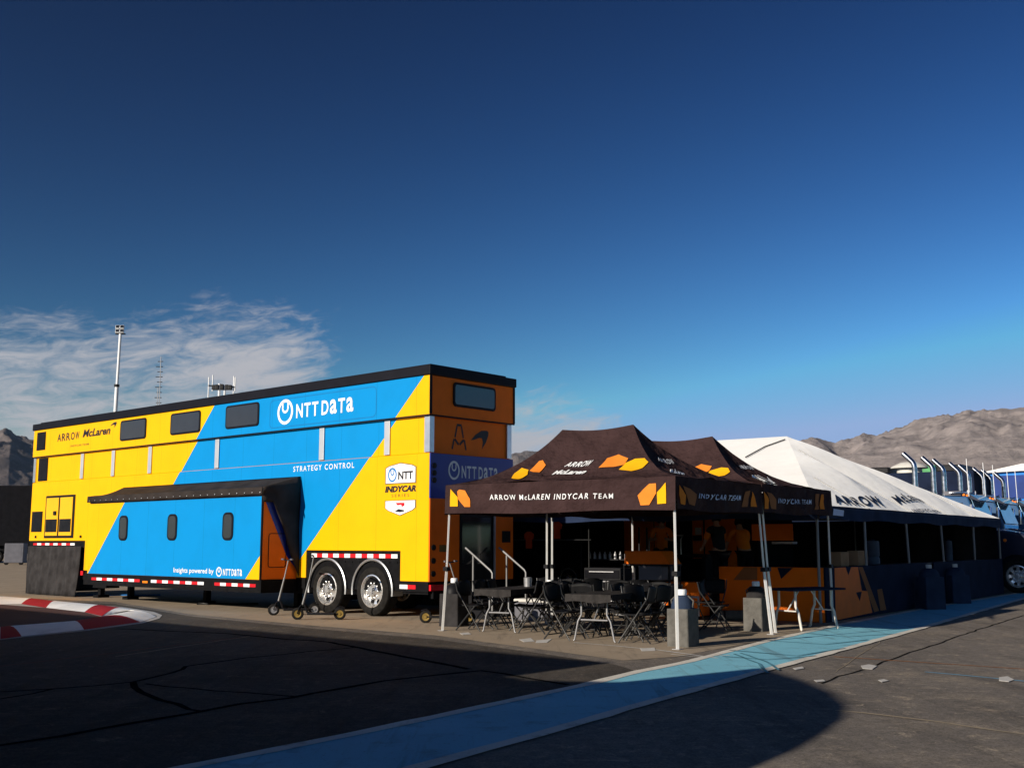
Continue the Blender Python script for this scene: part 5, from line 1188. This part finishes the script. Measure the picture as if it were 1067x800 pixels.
# ------------------------------------------------------------------ trucks on the right
TF = Frame(13.28, 36.0, -.6286)
def make_truck():
    t = thing('semi_truck', 'semi truck', 'truck', TF.O, TF.th, 'semi trucks parked in a row behind the white tent')
    mb = MB(); mb.prism([(.45, .9), (1.75, .9), (1.75, 2.15), (1.45, 3.0), (.45, 3.05)], lambda x, z: (x, .08, z), lambda x, z: (x, 2.32, z)); cab = mb.build('cab', M['truckblue'], t, bevel=.05)
    mb = MB(); mb.add([(1.765, .2, 2.2), (1.765, 2.2, 2.2), (1.50, 2.1, 2.94), (1.50, .3, 2.94)], [(0, 1, 2, 3)]); mb.build('windshield', M['windshield'], cab, solid=.01)
    mb = MB(); mb.prism([(1.42, 2.98), (1.78, 2.84), (1.80, 2.88), (1.50, 3.08)], lambda x, z: (x, .16, z), lambda x, z: (x, 2.24, z)); mb.build('visor', M['trucknavy'], cab)
    mb = MB(); mb.add([(.75, .075, 2.1), (1.5, .075, 2.1), (1.3, .075, 2.8), (.75, .075, 2.8)], [(0, 1, 2, 3)]); mb.build('side_window', M['glass'], cab, solid=.008)
    mb = MB(); mb.prism([(1.752, .75), (3.75, .75), (3.75, 1.55), (3.55, 1.72), (1.752, 2.05)], lambda x, z: (x, .45, z), lambda x, z: (x, 1.95, z)); mb.build('hood', M['trucknavy'], t, bevel=.08)
    mb = MB(); mb.box(-.1, .43, .15, 2.25, .9, 2.9); mb.build('sleeper', M['trucknavy'], t, bevel=.05)
    mb = MB(); mb.box(-3.2, 3.6, .75, 1.65, .62, .88); mb.build('chassis', M['under'], t)
    for y in (.10, 2.26):
        mb = MB(); mb.tube([(-.15, y, .9), (-.15, y, 3.98), (-.165, y, 4.08), (-.21, y, 4.17), (-.50, y, 4.46)], .085, 14); mb.lathe([(.10, 3.2), (.10, 3.25)], (-.15, y, 0), 'z', 14); mb.build('exhaust_stack', M['stack'], t, smooth=60)
        mb = MB(); mb.tube([(1.5, y, 3.0), (1.48, y, 4.2)], .012, 5); mb.build('whip_antenna', M['white'], t)
        mb = MB(); yy = y + (-.12 if y < 1 else .12); mb.box(1.55, 1.62, yy - .1, yy + .1, 2.2, 2.75); mb.tube([(1.55, y, 2.7), (1.58, yy, 2.72)], .02, 5); mb.build('mirror', M['chrome'], t, bevel=.02)
    for y0 in (.0, 2.08):
        wheel(2.81, .52, .52, .33, y0, .32, t); wheel(-1.6, .52, .52, .33, y0, .32, t); wheel(-2.8, .52, .52, .33, y0, .32, t)
        mb = MB(); arc = [(2.81 + .66 * math.cos(R(a)), .55 + .66 * math.sin(R(a))) for a in range(5, 176, 10)]; ys = (y0 - .02, y0 + .5) if y0 < 1 else (y0 - .16, y0 + .34)
        mb.add([(x, y, z) for x, z in arc for y in ys], [(2 * i, 2 * i + 1, 2 * i + 3, 2 * i + 2) for i in range(len(arc) - 1)]); mb.build('mudguard', M['trucknavy'], t, smooth=50, solid=.03)
    for k in range(5):
        mb = MB(); mb.lathe([(.05, 0), (.05, .04), (.001, .08)], (1.3, .3 + .45 * k, 3.03), 'z', 10); mb.build('marker_light', M['amber'], t)
    mb = MB(); mb.lathe([(.05, 0), (.05, -.03), (.001, -.05)], (2.5, .05, 1.62), 'y', 10); mb.build('marker_light', M['amber'], t)
    mb = MB(); mb.lathe([(.03, -.25), (.03, .2), (.08, .32)], (1.0, .7, 3.16), 'x', 10); mb.lathe([(.03, -.25), (.03, .2), (.08, .32)], (1.0, 1.7, 3.16), 'x', 10); mb.build('air_horn', M['chrome'], t, smooth=50)
    mb = MB(); mb.box(.55, 1.1, .8, 1.6, 3.06, 3.22); mb.build('roof_unit', M['greybox'], t, bevel=.04)
    return t
tk = make_truck(); tk['label'] = 'nearest semi truck of the row, its chrome front wheel showing past the white tent'
for k, lb in enumerate(('second semi truck of the row, its two chrome stacks left of the blue marquee', 'third semi truck of the row, seen before the blue marquee wall', 'farthest semi truck of the row at the right picture edge')):
    dup(tk, TF.w(0, 3.5 * (k + 1), 0), TF.th, lb)
# marquee beyond
MF = Frame(28.6, 66, -.5)
mq = thing('marquee', 'big white roofed marquee with blue walls beyond the parked trucks', 'tent', MF.O, MF.th)
mb = MB(); mb.prism([(-4.5, 0), (22, 0), (22, 3.9), (1.8, 5.7), (-4.5, 5.5)], lambda x, z: (x, 0, z), lambda x, z: (x, 12, z)); mb.build('wall', M['bluewall'], mq)
mb = MB(); mb.prism([(-4.6, 4.6), (22.1, 2.6), (22.1, 3.75), (1.8, 5.5), (-4.6, 5.4)], lambda x, z: (x, -.06, z), lambda x, z: (x, -.01, z)); mb.build('banner', M['dkblue'], mq)
mb = MB(); mb.prism([(-.8, 5.62), (1.8, 5.72), (22.3, 3.92), (22.3, 5.0), (1.8, 6.15)], lambda x, z: (x, -.3, z), lambda x, z: (x, 12.3, z)); mb.build('roof', M['tentwhite'], mq, bevel=.05)
for x in (3, 7.5, 12):
    mb = MB(); mb.box(x - .5, x + .5, -.09, -.065, 1.2, 3.2); mb.build('wall_panel', M['bluewall'], mq)
# other transporters with roof gear
def far_trailer(u, v, Y, label, ln, gear):
    p = at(u, v, Y); t = thing('transporter', label, 'trailer', (p.x, p.y, 0), R(-36)); h = p.z
    mb = MB(); mb.box(0, ln, 0, 2.6, 1.2, h); mb.build('body', M['darknavy'], t, bevel=.03)
    mb = MB(); mb.box(.2, ln - .2, .3, 2.3, .6, 1.198); mb.build('underframe', M['under'], t)
    for x in (1.2, 2.6): wheel(x, .5, .5, .3, .05, .3, t, m_rim='steel')
    for i, (x, kind) in enumerate(gear):
        mb = MB()
        if kind == 'dome': mb.lathe([(.001, .5), (.35, .46), (.7, .30), (.75, .22), (.5, .2), (.5, 0), (.001, 0)], (x, .8, h), 'z', 18); mb.build('roof_unit', M['offwhite'], t, smooth=40)
        elif kind == 'box': mb.box(x - .5, x + .5, .4, 1.6, h, h + .38); mb.build('roof_unit', M['steel'], t, bevel=.05)
        elif kind == 'green': mb.box(x - .35, x + .35, .3, 1.0, h, h + .55); mb.build('roof_unit', M['green'], t, bevel=.05)
        elif kind == 'low': mb.box(x - .5, x + .5, .3, 2, h, h + .28); mb.build('roof_unit', M['black'], t, bevel=.05)
        else: mb.box(x - .8, x + .8, .3, 2, h, h + .6); mb.build('roof_unit', M['black'], t, bevel=.05)
far_trailer(893, 495, 46, 'dark transporter with roof gear rising behind the white tent slope', 4.6, ((.7, 'low'), (1.9, 'dome'), (3.6, 'low')))
far_trailer(950, 497, 56, 'dark transporter with a green roof box beyond the first exhaust stack', 2.6, ((.7, 'green'), (1.8, 'low')))

# ------------------------------------------------------------------ unseen shadow casters set left of the camera to shade the foreground
H_ = 4.1; back = H_ / math.tan(SUN_EL); tip = G(640, 690); cx, cy = tip.x - SH.x * back, tip.y - SH.y * back
sh_tr = thing('transporter', 'dark transporter left of the camera that shades the foreground asphalt', 'trailer', (cx, cy, 0), T.th)
mb = MB(); mb.box(-24, 0, -2.6, 0, .9, H_); mb.build('body', M['greytrailer'], sh_tr, bevel=.02)
mb = MB(); mb.box(-24, -.002, -2.59, -.01, .02, .898); mb.build('side_skirt', M['under'], sh_tr)
for x in (-2.5, -3.9): wheel(x, .5, .5, .3, -2.66, .3, sh_tr)
ca = thing('unseen_shadow_caster', 'unseen round-topped blocker left of the camera, shaped to cast the rounded shadow', 'shadow caster', (-SH.x * 1.0, -SH.y * 1.0, 0), math.atan2(SH.y, SH.x))  # unseen blocker added, its profile fitted to the rounded foreground shadow
# local x along the sun, y = across (left positive)
tn = math.tan(SUN_EL); pf = [(9.4, .02), (9.4, (8.0 + 1) * tn), (8.45, (8.6 + 1) * tn), (8.35, (10.9 + 1) * tn), (7.3, (10.25 + 1) * tn), (6.6, (9.7 + 1) * tn), (6.0, (9.05 + 1) * tn), (5.6, (8.4 + 1) * tn), (5.3, (7.7 + 1) * tn), (5.0, (6.9 + 1) * tn), (4.75, (6.0 + 1) * tn), (4.55, (4.8 + 1) * tn), (4.42, 1.3), (4.4, .02)]
pf = [(y * 1.058 - (.15 if y > 9 else 0), z * (1.05 if z > 1 else 1)) for y, z in pf]
pA = -SH.y * tip.x + SH.x * tip.y                                      # where the neighbouring transporter's shadow begins
e0 = pf[0][0]; mb = MB(); mb.box(-.7, -.004, e0 + .002, pA + .05, .02, pf[1][1] - .01); mb.build('shadow_gap_filler', M['greytrailer'], ca)  # filler added to shut out the sun strip between the two casters
mb = MB(); mb.prism(pf, lambda y, z: (0, y, z), lambda y, z: (-2.4, y, z)); mb.build('body', M['greytrailer'], ca, bevel=.05)
mb = MB(); mb.prism([(5.2, 1.6), (8.2, 1.6), (8.2, 2.6), (5.4, 2.5)], lambda y, z: (.004, y, z), lambda y, z: (.012, y, z)); mb.build('window', M['glass'], ca)
for y in (5.4, 8.0): mb = MB(); mb.lathe([(.001, -.15), (.48, -.15), (.5, 0), (.48, .12), (.001, .12)], (-.15, y, .5), 'x', 26); mb.build('wheel', M['rubber'], ca)

# ------------------------------------------------------------------ desert air
hz = MB(); hz.box(-5900, 5900, -5900, 5900, -1.5, 485); ho = tag(hz.build('haze', bpy.data.materials.new('haze')), kind='stuff')
hm = ho.data.materials[0]; hm.use_nodes = True; hn = hm.node_tree; hn.nodes.remove(hn.nodes['Principled BSDF'])
pv = hn.nodes.new('ShaderNodeVolumePrincipled'); pv.inputs['Color'].default_value = (.56, .74, .95, 1); pv.inputs['Density'].default_value = 3.4e-5; pv.inputs['Anisotropy'].default_value = .45
hn.links.new(pv.outputs[0], hn.nodes['Material Output'].inputs['Volume'])
